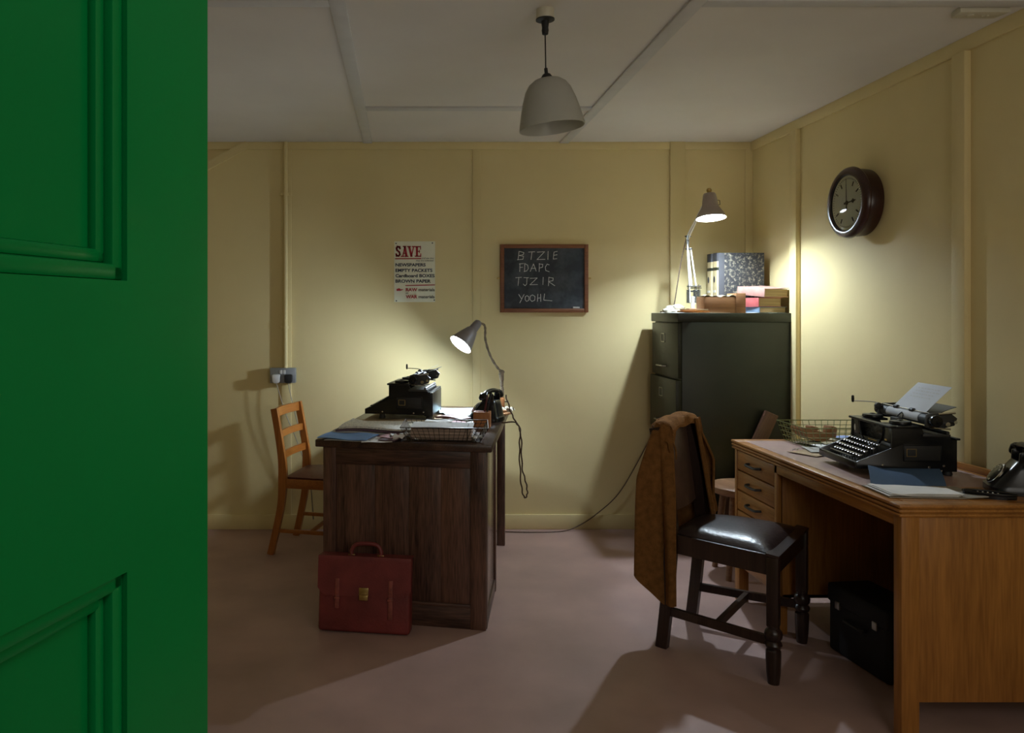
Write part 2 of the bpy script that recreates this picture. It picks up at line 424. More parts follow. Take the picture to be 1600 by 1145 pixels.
def mb(*names): return MB(*[M[n] for n in names])
def tag(o, label, cat, group=None):
    o['label'] = label; o['category'] = cat
    if group: o['group'] = group
    return o
def thing(name, label, cat, loc=(0, 0, 0), rotz=0.0, group=None):
    o = bpy.data.objects.new(name, None); C.objects.link(o)
    o.empty_display_size = 0.1; o.location = loc; o.rotation_euler = (0, 0, rotz)
    return tag(o, label, cat, group)
def struct(o):
    o['kind'] = 'structure'; return o
def under(o, parent):
    """make o, built in world coordinates, a part of parent"""
    o.parent = parent; o.matrix_parent_inverse = parent.matrix_basis.inverted(); return o
def copy_tree(o, parent=None):
    c = o.copy(); C.objects.link(c)
    if parent is not None:
        c.parent = parent; c.matrix_parent_inverse = o.matrix_parent_inverse.copy()
    for ch in list(o.children): copy_tree(ch, c)
    return c
def arc(cx, cy, r, a0, a1, n=10):
    return [(cx + r * math.cos(a0 + (a1 - a0) * k / n), cy + r * math.sin(a0 + (a1 - a0) * k / n)) for k in range(n + 1)]
def smooth_path(pts, n=6):
    """Catmull-Rom through points"""
    P = [Vector(p) for p in pts]; out = []
    for i in range(len(P) - 1):
        p0, p1, p2, p3 = P[max(i - 1, 0)], P[i], P[i + 1], P[min(i + 2, len(P) - 1)]
        for k in range(n):
            t = k / n
            out.append(0.5 * ((2 * p1) + (p2 - p0) * t + (2 * p0 - 5 * p1 + 4 * p2 - p3) * t * t + (3 * p1 - p0 - 3 * p2 + p3) * t ** 3))
    out.append(P[-1])
    return out

# ------------------------------------------------------------------ room shell
XR, XL, YB, YF, ZC = 2.123, -2.05, 4.769, -0.07, 2.36
struct(mb('floor').box((XL - .1, -2.2, -.1), (XR + .1, YB + .1, 0)).build('floor', smooth=0))
struct(mb('ceil').box((XL - .1, -2.2, ZC), (XR + .1, YB + .1, ZC + .1)).build('ceiling', smooth=0))
struct(mb('wall').box((XL - .1, YB, 0), (XR + .1, YB + .1, ZC)).build('wall_back', smooth=0))
struct(mb('wall').box((XR, -2.2, 0), (XR + .1, YB, ZC)).build('wall_right', smooth=0))
struct(mb('wall').box((XL - .1, -2.2, 0), (XL, YB, ZC)).build('wall_left', smooth=0))
f = mb('wall')
f.box((XL, YF - .1, 0), (-.43, YF, ZC)); f.box((.415, YF - .1, 0), (.62, YF, ZC)); f.box((1.88, YF - .1, 0), (XR, YF, ZC)); f.box((-.43, YF - .1, 2.06), (.415, YF, ZC))
f.box((.62, YF - .1, 0), (1.88, YF, 1.02)); f.box((.62, YF - .1, 2.08), (1.88, YF, ZC))
struct(f.build('wall_front', smooth=0))
struct(mb('wall').box((XL, -2.3, 0), (XR, -2.2, ZC)).build('wall_corridor', smooth=0))
q = mb('batten')
for a_, b_ in (((.62, 1.02), (.66, 2.08)), ((1.84, 1.02), (1.88, 2.08)), ((.66, 1.02), (1.84, 1.06)), ((.66, 2.04), (1.84, 2.08)), ((1.235, 1.06), (1.265, 2.04)), ((.66, 1.535), (1.235, 1.565)), ((1.265, 1.535), (1.84, 1.565))):
    q.box((a_[0], YF - .08, a_[1]), (b_[0], YF - .03, b_[1]))
struct(q.build('added_window_1'))  # unseen window frame, added to go with the front fill light
# wall boards and battens (each its own piece of trim)
n = 0
def trim(a, b, m='wall', bev=.002):
    global n
    n += 1
    return struct(mb(m).box(a, b, bev).build('trim_%d' % n))
trim((XL, YB - .012, ZC - .045), (1.618, YB, ZC))                     # top board, back wall
trim((1.708, YB - .010, ZC - .045), (XR, YB, ZC))
trim((1.618, YB - .020, .09), (1.708, YB, ZC))                        # wide upright behind the cabinet lamp
trim((.415, YB - .010, .09), (.465, YB, ZC - .045))                   # upright between poster and blackboard
trim((-.750, YB - .010, .09), (-.690, YB, ZC - .045))                 # upright behind the conduit
trim((XR - .045, YB - .010, .09), (XR, YB, ZC - .045))                # corner board
trim((XR - .014, YF, ZC - .055), (XR, YB - .012, ZC))                 # top board, right wall
trim((XR - .026, 4.185, .09), (XR, 4.255, ZC - .055))
trim((XR - .026, 2.925, .09), (XR, 2.995, ZC - .055))
trim((XR - .026, 1.665, .09), (XR, 1.735, ZC - .055))
# slanting brace in the top left corner
b = mb('wall'); b.beam([(-1.52, YB - .010, 2.04), (-.955, YB - .010, 2.345)], .02, .045, up=(0, 0, 1)); n += 1
struct(b.build('trim_%d' % n))
struct(mb('wall').box((XL, YB - .016, 0), (XR, YB, .090), .003).build('baseboard_back'))
struct(mb('wall').box((XR - .016, YF, 0), (XR, YB - .016, .090), .003).build('baseboard_right'))
struct(mb('wall').box((XL, YF, 0), (XL + .016, YB - .016, .090), .003).build('baseboard_left'))
# ceiling battens
trim((-.252, YF, ZC - .010), (-.197, YB - .012, ZC), 'batten')
trim((.945, YF, ZC - .010), (1.000, YB - .012, ZC), 'batten')
trim((-.197, 3.935, ZC - .010), (.945, 3.990, ZC), 'batten')
trim((XL, 2.575, ZC - .010), (-.252, 2.630, ZC), 'batten')
trim((1.000, 2.575, ZC - .010), (XR - .014, 2.630, ZC), 'batten')

# ------------------------------------------------------------------ the green door, open into the room
dr = bpy.data.objects.new('door_1', None); C.objects.link(dr)
dr.location = (-.385, -.069, 0); dr.rotation_euler = (0, 0, math.atan2(.9577, .288))
tag(dr, 'emerald green gloss painted panelled door standing open at the left', 'door'); struct(dr)
# local: x along the door from hinge (0) to free edge (.76), y=0 the face we see (normal -Y local), thickness +Y
W, st, zl0, zl1 = .76, .108, 1.140, 1.347
def leaf(a, b, nm): mb('green').box(a, b).build(nm, dr)
leaf((0, 0, .005), (st, .042, 2.03), 'stile'); leaf((W - st, 0, .005), (W, .042, 2.03), 'stile')
leaf((st, 0, .005), (W - st, .042, .22), 'bottom_rail'); leaf((st, 0, zl0), (W - st, .042, zl1), 'lock_rail'); leaf((st, 0, 1.92), (W - st, .042, 2.03), 'top_rail')
for z0, z1, nm in ((zl1, 1.92, 'upper_panel'), (.22, zl0, 'lower_panel')):
    mb('green').box((st, .016, z0), (W - st, .026, z1)).build(nm, dr)
    m_ = mb('green')
    # ogee moulding round the panel: stepped quarter rounds
    for (a0, a1, o0, o1) in ((0, .012, .003, .016), (.012, .022, .009, .016)):
        x0, x1 = st + a0, W - st - a0; zz0, zz1 = z0 + a0, z1 - a0; d = a1 - a0
        m_.box((x0, o0, zz0), (x0 + d, o1 + .002, zz1), .003); m_.box((x1 - d, o0, zz0), (x1, o1 + .002, zz1), .003)
        m_.box((x0, o0, zz0), (x1, o1 + .002, zz0 + d), .003); m_.box((x0, o0, zz1 - d), (x1, o1 + .002, zz1), .003)
    m_.build('moulding', dr)
lk = mb('steel').box((W - .0005, .010, 1.262), (W + .0015, .032, 1.312), .0006).box((W, .015, 1.278), (W + .008, .027, 1.298), .002)
lk.build('latch', dr, label='steel latch plate on the door edge')
# door frame
struct(mb('green').box((-.43, YF - .1, 0), (-.388, YF + .005, 2.06)).box((.377, YF - .1, 0), (.415, YF + .005, 2.06)).box((-.43, YF - .1, 2.035), (.415, YF + .005, 2.06)).build('trim_%d' % (n + 1)))

# ------------------------------------------------------------------ pendant lamp
pl = thing('pendant_lamp', 'frosted glass bell pendant lamp, unlit, hanging from the ceiling', 'pendant lamp', (.482, 2.675, ZC))
mb('ivory').lathe([(.031, 0), (.031, -.030), (.029, -.033)], 28).build('ceiling_rose', pl)
r = mb('matblack').lathe([(.032, -.033), (.032, -.037), (.014, -.041), (.011, -.062), (.012, -.072), (.010, -.085), (.003, -.088)], 24)
r.build('rose_cover', pl)
mb('matblack').tube([(0, 0, -.085), (.001, 0, -.14), (.002, 0, -.205)], .0023, 8).build('cord', pl)
hm = T(.002, 0, -.200) @ RY(math.radians(-6))
mb('matblack').lathe([(.004, 0), (.006, -.002), (.006, -.018), (.013, -.022), (.021, -.034), (.021, -.042), (.012, -.044)], 24, hm).build('lamp_holder', pl)
prof = [(.020, -.036), (.045, -.042), (.064, -.056), (.078, -.078), (.090, -.112), (.100, -.150), (.108, -.186), (.112, -.208)]
full = prof + [(r_ - .003, z_) for r_, z_ in reversed(prof)]
mb('glass_shade').lathe(full, 48, hm, cap=False).build('shade', pl, smooth=60)
mb('ivory').lathe([(0, -.050), (.012, -.052), (.014, -.066), (.026, -.085), (.029, -.105), (.020, -.126), (0, -.134)], 16, hm).build('bulb', pl)

cb = mb('ivory')
cb.prism([(-.085, -.03), (.085, -.03), (.075, .03), (-.075, .03)], 0, -.022, None, .003)
cb.cyl((-.03, 0, -.022), (-.03, 0, -.026), .012, seg=12); cb.cyl((.015, 0, -.022), (.015, 0, -.025), .004, seg=8); cb.cyl((.03, 0, -.022), (.03, 0, -.025), .004, seg=8)
tag(cb.build('ceiling_box', loc=(1.965, 2.67, ZC)), 'small cream box fixed to the ceiling near the right wall', 'ceiling fixture')

# ------------------------------------------------------------------ clock on the right wall  (local: face looks along +Z, 12 o'clock is +Y)
ck = thing('wall_clock', 'round mahogany wall clock with white dial on the right wall', 'clock', (XR, 3.60, 1.827))
CK = Matrix(((0, 0, -1, 0), (-1, 0, 0, 0), (0, 1, 0, 0), (0, 0, 0, 1)))   # x->-Y (3 o'clock towards camera), y->+Z, z->-X
mb('mahog').lathe([(.140, 0), (.152, .004), (.155, .030), (.150, .060), (.146, .066)], 64, CK).build('case', ck)
rim = [(.146, .064), (.163, .066), (.165, .072), (.162, .082), (.152, .092), (.140, .096), (.132, .094), (.129, .088), (.129, .070)]
mb('mahog').lathe(rim, 64, CK, cap=False).build('bezel', ck)
mb('darksteel').lathe([(.131, .088), (.1285, .0905), (.126, .087), (.126, .082)], 64, CK, cap=False).build('dial_ring', ck)
mb('dial').lathe([(.130, .066), (.130, .0815), (0, .0825)], 64, CK).build('dial', ck)
q = mb('inkblack')
for k in range(60):
    a = 2 * PI * k / 60
    q.box((-.0009, .108, .0820), (.0009, .115, .0831), mx=CK @ RZ(-a))
q.build('minute_track', ck)
for k in (1, 2, 4, 5, 7, 8, 10, 11):
    mb('inkblack').box((-.0035, .082, .0822), (.0035, .104, .0833), mx=CK @ RZ(-2 * PI * k / 12)).build('hour_marker', ck)
q = mb('inkblack'); a = CK @ RZ(-math.radians(86))
q.prism([(-.005, -.022), (.005, -.022), (.003, .0), (.003, .038), (.011, .05), (.004, .060), (.0, .075), (-.004, .060), (-.011, .05), (-.003, .038), (-.003, 0)], .0840, .0852, a)
q.lathe([(.010, .0825), (.010, .0862), (0, .0865)], 16, CK); q.build('hour_hand', ck)
q = mb('inkblack').prism([(-.004, -.03), (.004, -.03), (.0012, .11), (-.0012, .11)], .0858, .0868, CK @ RZ(math.radians(1)))
q.build('minute_hand', ck)
q = mb('glass')
pr = [(.127 * math.sin(t), .086 + .10 * (math.cos(t) - math.cos(1.0))) if False else (.127 * t, .087 + .012 * (1 - t * t)) for t in [1 - k / 10 for k in range(11)]]
q.lathe(pr, 64, CK, cap=False).build('glass', ck, smooth=80)

# ------------------------------------------------------------------ poster
po = thing('poster', 'printed paper poster with red and navy lettering pinned on the back wall', 'poster', (.0625, YB, 1.384))
ph_w, ph_h = .250, .371
mb('poster').sheet(lambda u, v: (-ph_w / 2 + u * ph_w, -.0015 - .002 * math.sin(PI * v), v * ph_h), 6, 10, .0006).build('sheet', po)
k = 1 / 255.8
def px(x): return (x - 648) * k
def pz(y): return (472 - y) * k
PY = -.0045
q = mb('red_ink')
def slab(x0, x1, strokes, serifs):
    for st_ in strokes: q.ribbon([(px(a_), pz(b_)) for a_, b_ in st_[0]], st_[1] * k, .0006, PY)
    for a_, b_, w_ in serifs: q.ribbon([(px(a_ - w_ / 2), pz(b_)), (px(a_ + w_ / 2), pz(b_))], 1.6 * k, .0006, PY)
slab(0, 0, [([(625, 388.5), (624, 386), (621, 385.5), (619.7, 388), (620.5, 391), (624, 394), (624.8, 397.5), (623, 400), (620.3, 399.8), (619.2, 397)], 2.6)], [])
slab(0, 0, [([(625, 388.8), (625.2, 385)], 1.2), ([(619, 400.8), (619, 396.6)], 1.2)], [])
slab(0, 0, [([(629.5, 400), (632.5, 386)], 1.6), ([(632.5, 386), (635.2, 400)], 3.4), ([(630.5, 396), (634, 396)], 1.4)], [(629, 400.6, 4.4), (635.3, 400.6, 4.6), (632, 385.2, 4)])
slab(0, 0, [([(639.5, 386), (642.8, 400)], 3.4), ([(646.2, 386), (643, 400)], 1.6)], [(639.2, 385.4, 4.8), (646.2, 385.4, 3.8)])
slab(0, 0, [([(651.5, 386), (651.5, 400)], 3.2), ([(651, 385.6), (657, 385.6)], 1.7), ([(651, 393), (655.5, 393)], 1.5), ([(651, 400.4), (657.4, 400.4)], 1.7), ([(657, 385), (657, 389.5)], 1.3), ([(655.4, 391), (655.4, 395)], 1.1), ([(657.4, 401), (657.4, 396.5)], 1.3)], [(650.5, 385.6, 4), (650.5, 400.4, 4)])
q.build('headline', po, label='red slab lettering reading SAVE')
q = mb('red_ink')
q.ribbon([(px(618), pz(404.3)), (px(657.6), pz(404.0))], 1.5 * k, .0006, PY); q.build('red_rule', po); q = mb('red_ink')
q.ribbon([(px(634), pz(446.2)), (px(679), pz(445.2))], 1.4 * k, .0006, PY)
q.build('red_rule', po)
q = mb('navy_ink')
q.text('NEWSPAPERS', px(618), pz(416.2), 47 * k, 4.7 * k, .030, PY)
q.build('navy_lettering', po)
for tx, y_, w_ in (('EMPTY PACKETS', 424.8, 57.5), ('Cardboard BOXES', 433.2, 61), ('BROWN PAPER', 441.6, 55)):
    q = mb('navy_ink'); q.text(tx, px(618), pz(y_), w_ * k, 4.8 * k, .030, PY); q.build('navy_lettering', po)
for tx, y_ in (('RAW', 455.0), ('WAR', 466.0)):
    q = mb('red_ink'); q.text(tx, px(634), pz(y_), 18 * k, 4.9 * k, .032, PY); q.build('red_lettering', po)
q = mb('red_ink').prism([(0, 0), (6, .2), (10.5, 1.8), (10.5, 2.4), (6, 2.6), (5, 4), (3, 4.2), (2, 3.4), (0, 3.2)], 0, .0006, T(px(619.6), PY, pz(454.6)) @ RX(PI / 2) @ Matrix.Scale(k, 4))
q.build('pointing_hand', po)
for tx, x_, y_, w_, h_, b_, sh in (('materials', 654, 454.9, 25, 4.6, .012, 0), ('materials', 654, 465.9, 25, 4.6, .012, 0), ('are', 634, 459, 4, 2.4, 0, 0), ('and see that', 659, 404.6, 19, 2.3, 0, .3), ('they are collected', 650, 408.3, 27.5, 2.3, 0, .3)):
    q = mb('inkblack'); q.text(tx, px(x_), pz(y_), w_ * k, h_ * k, b_, PY, sh); q.build('black_lettering', po)
for (a_, b_) in ((618.8, 380.5), (675.6, 379.8), (619.3, 470), (678.5, 468.8)):
    mb('darksteel').lathe([(.004, 0), (.004, .001), (0, .003)], 12, T(px(a_), -.002, pz(b_)) @ RX(PI / 2)).build('pin', po)

# ------------------------------------------------------------------ blackboard
bbx0, bbx1, bbz0, bbz1 = .5825, 1.118, 1.321, 1.7355
bb = thing('blackboard', 'wood framed blackboard with chalked letter groups on the back wall', 'blackboard', ((bbx0 + bbx1) / 2, YB, bbz0), 0)
bw, bh = (bbx1 - bbx0) / 2, bbz1 - bbz0
mb('slate').box((-bw + .012, -.016, .012), (bw - .012, -.006, bh - .012)).build('slate', bb)
fr = .024
for (a_, b_) in (((-bw, 0), (-bw + fr, bh)), ((bw - fr, 0), (bw, bh))):
    mb('frame_wood').box((a_[0], -.026, a_[1]), (b_[0], -.003, b_[1]), .003).build('frame_upright', bb)
for z_ in (0, bh - fr): mb('frame_wood').box((-bw + fr, -.0255, z_), (bw - fr, -.003, z_ + fr), .003).build('frame_rail', bb)
for s_ in (-1, 1):
    h_ = mb('brass').box((s_ * bw, -.010, .202), (s_ * (bw + .012), -.005, .214), .001)
    h_.lathe([(.006, 0), (.006, .003), (0, .005)], 12, T(s_ * (bw + .014), -.008, .208) @ RX(PI / 2)); h_.build('hook', bb)
cs = .000855
def cx(x): return (x - 1189) * cs
def cz(y): return (580 - y) * cs
L_ = {
 'B': [[(0, 0), (.15, 1)], [(.15, 1), (.85, .85), (.75, .6), (.1, .5)], [(.1, .5), (.8, .4), (.7, .05), (-.1, 0)]],
 'T': [[(0, .95), (1, 1)], [(.55, 1), (.4, 0)]],
 'Z': [[(.05, .95), (.95, 1), (0, .02), (1, .05)]],
 'I': [[(.5, 1), (.4, 0)]],
 'E': [[(.9, 1), (.2, .9), (.05, .05), (.8, .1)], [(.12, .5), (.85, .58)]],
 'F': [[(.1, 0), (.15, 1)], [(0, .95), (1, 1)], [(.1, .5), (.8, .55)]],
 'D': [[(.1, 0), (.15, 1)], [(.15, 1), (.8, .8), (.95, .4), (.6, .1), (0, .02)]],
 'A': [[(0, 0), (.55, 1), (1, .05)], [(.15, .4), (.9, .42)]],
 'P': [[(.1, 0), (.15, 1)], [(.1, .95), (.9, .9), (.85, .55), (.15, .45)]],
 'C': [[(.95, .9), (.5, 1), (.1, .6), (.2, .15), (.95, 0)]],
 'J': [[(.1, 1), (1, .98)], [(.7, 1), (.65, .2), (.35, 0), (0, .2)]],
 'R': [[(.15, 0), (.2, 1)], [(.2, 1), (.8, .9), (.75, .6), (.15, .5), (1, 0)]],
 'Y': [[(0, 1), (.5, .5)], [(1, 1), (.2, 0)]],
 'O': [[(.5, 1), (.1, .8), (.05, .3), (.4, 0), (.9, .2), (.95, .75), (.5, 1)]],
 'H': [[(.1, 0), (.2, 1)], [(.85, 1), (.9, 0)], [(.1, .45), (.9, .5)]],
 'L': [[(.1, 1), (0, .15), (1, .05)]],
}
rows = [[('B', 1003, 1052, 145, 205), ('T', 1078, 1122, 148, 203), ('Z', 1138, 1195, 148, 205), ('I', 1208, 1226, 145, 203), ('E', 1252, 1286, 145, 203)],
        [('F', 1012, 1042, 232, 290), ('D', 1046, 1078, 232, 290), ('A', 1090, 1132, 235, 288), ('P', 1150, 1182, 232, 290), ('C', 1194, 1226, 236, 290)],
        [('T', 986, 1028, 330, 388), ('J', 1040, 1078, 332, 390), ('Z', 1088, 1142, 335, 384), ('I', 1172, 1192, 330, 382), ('R', 1212, 1264, 330, 390)],
        [('Y', 1008, 1046, 452, 512), ('O', 1052, 1082, 460, 502), ('O', 1086, 1126, 455, 502), ('H', 1138, 1168, 450, 502), ('L', 1186, 1244, 448, 500)]]
for row in rows:
    for ch, xa, xb, ya, yb in row:
        q = mb('chalk')
        for st_ in L_[ch]:
            q.ribbon([(cx(xa + u * (xb - xa)), cz(yb - v * (yb - ya))) for u, v in st_], .0034, .0005, -.016)
        q.build('chalk_letter', bb)
ch_ = mb('chalk').cyl((-.02, 0, .0055), (.02, 0, .0055), .0055, .005, 10, .001)
tag(ch_.build('chalk_stick', loc=(bbx0 + .462, YB - .0215, bbz0 + fr)), 'stick of white chalk on the bottom rail of the blackboard', 'chalk')

# ------------------------------------------------------------------ conduit, socket, plugs
cp = thing('conduit_pipe', 'cream painted conduit pipe running down the back wall', 'pipe', (-.722, YB - .028, .92))
mb('wall').cyl((0, 0, .03), (0, 0, 1.435), .013, seg=16).build('pipe', cp)
for z_ in (.31, 1.12):
    mb('wall').lathe([(.017, -.008), (.017, .008)], 16, T(0, 0, z_)).box((-.035, .006, z_ - .008), (.035, .017, z_ + .008), .002).build('saddle', cp)
so = thing('wall_socket', 'grey metal double power socket on the back wall', 'socket', (-.735, YB - .012, .895))
mb('socket_metal').box((-.077, -.040, 0), (.077, .0, .090), .004).build('back_box', so)
mb('socket_metal').box((-.077, -.044, 0), (.077, -.040, .090), .002).build('face_plate', so)
for x_ in (-.010, .010): mb('plug_white').box((x_ - .008, -.049, .055), (x_ + .008, -.043, .078), .002).build('switch', so)
def plug(name, x, m, label, path, cordm, r_=.0026):
    t = thing(name, label, 'plug', (x, YB - .056, .922))
    mb(m).prism([(-.024, .022), (-.018, .026), (.018, .026), (.024, .022), (.022, -.016), (.014, -.026), (-.014, -.026), (-.022, -.016)], 0, .032, RX(PI / 2), .004).build('plug_body', t)
    mb(cordm).tube(smooth_path(path), r_, 6).build('cord', t)
plug('power_plug', -.772, 'plug_white', 'white plug in the left side of the wall socket', [(0, -.016, -.024), (.012, -.02, -.06), (.06, -.03, -.21), (.13, -.03, -.38), (.20, -.02, -.60), (.22, .0, -.85)], 'whitecord')
plug('power_plug', -.698, 'matblack', 'black plug in the right side of the wall socket', [(0, -.016, -.024), (.004, -.02, -.05), (.03, -.03, -.16), (.08, -.03, -.36), (.13, -.02, -.60), (.15, .0, -.85)], 'whitecord')

# ------------------------------------------------------------------ filing cabinet
X0, X1, Y0, Y1, ZT = 1.486, 2.105, 4.236, 4.690, 1.318
fc = thing('filing_cabinet', 'olive green steel filing cabinet in the back right corner', 'filing cabinet', (0, 0, 0))
mb('olive').box((X0 + .020, Y0 + .004, .02), (X1, Y1, 1.272), .003).build('carcass', fc)
mb('olive').box((X0 - .004, Y0 - .003, 1.268), (X1 + .002, Y1 + .003, ZT), .004).build('cabinet_top', fc)
mb('darksteel').box((X0 + .04, Y0 + .02, 0), (X1 - .02, Y1 - .02, .022)).build('plinth', fc)
for k_ in range(4):
    z1_ = 1.262 - k_ * .310; z0_ = z1_ - .300
    out = .012 if k_ == 1 else 0.0
    d = mb('olive').box((X0 - out, Y0 + .006, z0_), (X0 + .020, Y1 - .004, z1_), .004).build('drawer', fc)
    ym = Y0 + .25
    h = mb('steel').tube([(X0 - out - .002, ym - .055, z0_ + .055), (X0 - out - .022, ym - .050, z0_ + .055), (X0 - out - .022, ym + .050, z0_ + .055), (X0 - out - .002, ym + .055, z0_ + .055)], .005, 8)
    h.build('handle', d)
    l = mb('steel')
    for (a_, b_) in (((-.03, .19), (.03, .194)), ((-.03, .236), (.03, .24)), ((-.03, .19), (-.026, .24)), ((.026, .19), (.03, .24))):
        l.box((X0 - out - .003, ym + a_[0], z0_ + a_[1]), (X0 - out + .001, ym + b_[0], z0_ + b_[1]))
    l.build('label_holder', d)

# ------------------------------------------------------------------ adjustable lamp on the cabinet
LX, LY = 1.655, 4.47
cl = thing('balanced_arm_lamp', 'lit cream spring arm lamp standing on the filing cabinet', 'lamp', (LX, LY, ZT))
mb('brown_wood').box((-.06, -.05, 0), (.06, .06, .014), .003).box((-.035, -.03, .014), (.035, .03, .026), .003).build('base', cl)
mb('white_enamel').cyl((-.005, 0, .026), (-.005, 0, .060), .011).box((-.012, -.008, .05), (.012, .008, .095), .003).build('stem', cl)
for x_ in (-.030, .008, .030):
    q = mb('darksteel'); pts = [(x_ + .010 * math.cos(t * .9), .010 * math.sin(t * .9), .058 + t * .0009) for t in range(0, 84)]
    q.tube(pts, .0018, 5); q.tube([(x_, 0, .125), (x_, 0, .165)], .0015, 5); q.build('spring', cl)
el = Vector((-.028, .02, .445))
q = mb('darksteel'); q.box((-.035, -.010, .150), (.04, .010, .156), .001).box((-.028, -.008, .12), (.02, .008, .128), .001).cyl((-.035, 0, .143), (.045, 0, .143), .0025).build('crosshead', cl)
for (a_, b_) in (((-.022, -.008, .06), (-.034, .012, .43)), ((-.006, .010, .14), (-.022, .028, .38)), ((.028, .0, .06), (-.010, .020, .375))):
    mb('white_enamel').cyl(a_, b_, .0042).build('lower_arm', cl)
mb('darksteel').box((-.036, .010, .365), (-.004, .030, .372), .001).box((-.037, .006, .36), (-.031, .014, .445), .001).box((-.022, .026, .36), (-.016, .034, .445), .001).cyl((-.042, .02, .44), (-.008, .02, .44), .004).build('elbow', cl)
ap = Vector((1.667 - LX, 4.245 - LY, 1.833 - ZT))                     # aperture centre
ax = Vector((.01, -.15, -.98)).normalized()                            # where the lamp points
hp = ap - ax * .075
mb('white_enamel').cyl(tuple(el), tuple(hp + Vector((-.03, .03, 0))), .0045).cyl(tuple(el + Vector((.006, .01, -.02))), tuple(hp + Vector((-.03, .035, -.02))), .0035).build('upper_arm', cl)
AM = aim(ap, -ax)                                                      # +Z back into the shade
so_ = [(.078, 0), (.071, .018), (.058, .040), (.047, .058), (.041, .072), (.039, .100), (.034, .130), (.030, .138), (.010, .140)]
mb('greige').lathe(so_ + [(.010, .138)] + [(max(r_ - .002, .009), z_ - (.002 if z_ > .1 else 0)) for r_, z_ in reversed(so_[:-1])], 40, AM, cap=False).build('shade', cl, smooth=50)
si = [(.0755, .001), (.0685, .018), (.0555, .040), (.0445, .058), (.0385, .072), (.0365, .100), (.0315, .128), (.012, .135)]
mb('reflect').lathe(si, 40, AM, cap=False).build('reflector', cl, smooth=50)
mb('brass').lathe([(.010, .138), (.009, .146), (.0135, .152), (.0145, .160), (.010, .168), (0, .171)], 20, AM).build('finial', cl)
q = mb('darksteel'); q.tube([AM @ Vector((-.040, .0, .075)), AM @ Vector((-.056, 0, .078)), AM @ Vector((-.056, 0, .100)), AM @ Vector((-.040, 0, .104))], .002, 6); q.build('shade_bracket', cl)
mb('bulb').lathe([(0, .062), (.016, .064), (.022, .072), (.018, .082), (.011, .090), (.011, .125)], 20, AM).build('bulb', cl)
def bulb_light(name, parent, p, power, r=.022):
    d = bpy.data.lights.new(name, 'POINT'); d.energy = power; d.color = COOL; d.shadow_soft_size = r
    o = bpy.data.objects.new(name, d); C.objects.link(o); o.parent = parent; o.location = p
    return o
bulb_light('bulb_light', cl, tuple(AM @ Vector((0, 0, .048))), LAMP_CAB, .022)
q = mb('cord'); q.tube(smooth_path([(-.034, .02, .43), (-.05, .06, .30), (-.062, .09, .16), (-.07, .12, .05), (-.08, .16, .006), (-.09, .20, .004), (-.10, .23, .003), (-.11, .255, -.03), (-.12, .258, -.4), (-.14, .258, -.7)]), .003, 6)
q.build('cord', cl)
tail = mb('cord').tube(smooth_path([(1.515, 4.728, .62), (1.42, 4.742, .42), (1.30, 4.744, .22), (1.17, 4.742, .10), (1.06, 4.735, .03), (.95, 4.70, .004), (.75, 4.68, .004), (.55, 4.70, .004)]), .003, 6)
under(tail.build('power_cord'), cl)

# ------------------------------------------------------------------ things on the cabinet
def ledger(x, y, label):
    t = thing('ledger', label, 'ledger', (x, y, ZT), 0, 'marbled ledgers on the filing cabinet')
    hh, wd, th = .348, .275, .074
    mb('marble').box((.02, -th / 2, 0), (wd, -th / 2 + .004, hh), .001).box((.02, th / 2 - .004, 0), (wd, th / 2, hh), .001).build('cover', t)
    mb('blackcloth').box((.012, -th / 2 - .0006, 0), (.045, -th / 2 + .0045, hh), .0005).build('hinge_cloth', t)
    mb('vellum').prism([(0.016, -th / 2), (.004, -th / 2 + .008), (0, 0), (.004, th / 2 - .008), (.016, th / 2), (.022, th / 2), (.022, -th / 2)], .0, hh * .86).build('spine', t)
    mb('inkblack').prism([(0.016, -th / 2), (.004, -th / 2 + .008), (0, 0), (.004, th / 2 - .008), (.016, th / 2), (.022, th / 2), (.022, -th / 2)], hh * .86, hh).build('spine_cap', t)
    mb('olive').prism([(0.0155, -th / 2 - .0005), (.0035, -th / 2 + .0075), (-.0006, 0), (.0035, th / 2 - .0075), (.0155, th / 2 + .0005), (.02, th / 2), (.02, -th / 2)], hh * .71, hh * .76).build('spine_band', t)
    mb('inkblack').lathe([(.012, 0), (.012, .001)], 12, T(.0005, 0, hh * .56) @ RY(-PI / 2) @ Matrix.Scale(1.6, 4, (1, 0, 0))).build('spine_emblem', t)
    mb('grey_paper').box((-.0006, -.018, hh * .34), (.004, .018, hh * .38)).build('spine_label', t)
    mb('pages').box((.022, -th / 2 + .004, .004), (wd - .006, th / 2 - .004, hh - .005)).build('page_block', t)
    return t
ledger(1.803, 4.546, 'marbled ledger with cream spine, nearer of the two upright ones')
ledger(1.800, 4.624, 'marbled ledger with cream spine, nearest the back wall')
def book(name, m, L, Wd, Th, label, loc, rz, tilt=0.0, flap=0.0):
    t = thing(name, label, 'book', loc, rz)
    t.rotation_euler = (tilt, 0, rz)
    # spine along local +Y at x=0; near edge of pages at y=0
    c = mb(m).box((0, 0, 0), (Wd, L, .003), .0008).box((0, 0, 0), (.004, L, Th), .0015)
    c.sheet(lambda u, v: (u * Wd, v * L, Th - .0015 + flap * u * u), 6, 2, .003)
    c.build('cover', t)
    mb('pages').box((.004, .004, .003), (Wd - .006, L - .004, Th - .003)).build('page_block', t)
    return t
book('book', 'blue_cloth', .23, .160, .034, 'worn blue book at the bottom of the pile on the filing cabinet', (1.938, 4.262, ZT), math.radians(8))
book('book', 'red_cloth', .215, .150, .050, 'faded red book in the middle of the pile on the cabinet', (1.935, 4.266, ZT + .0345), math.radians(14))
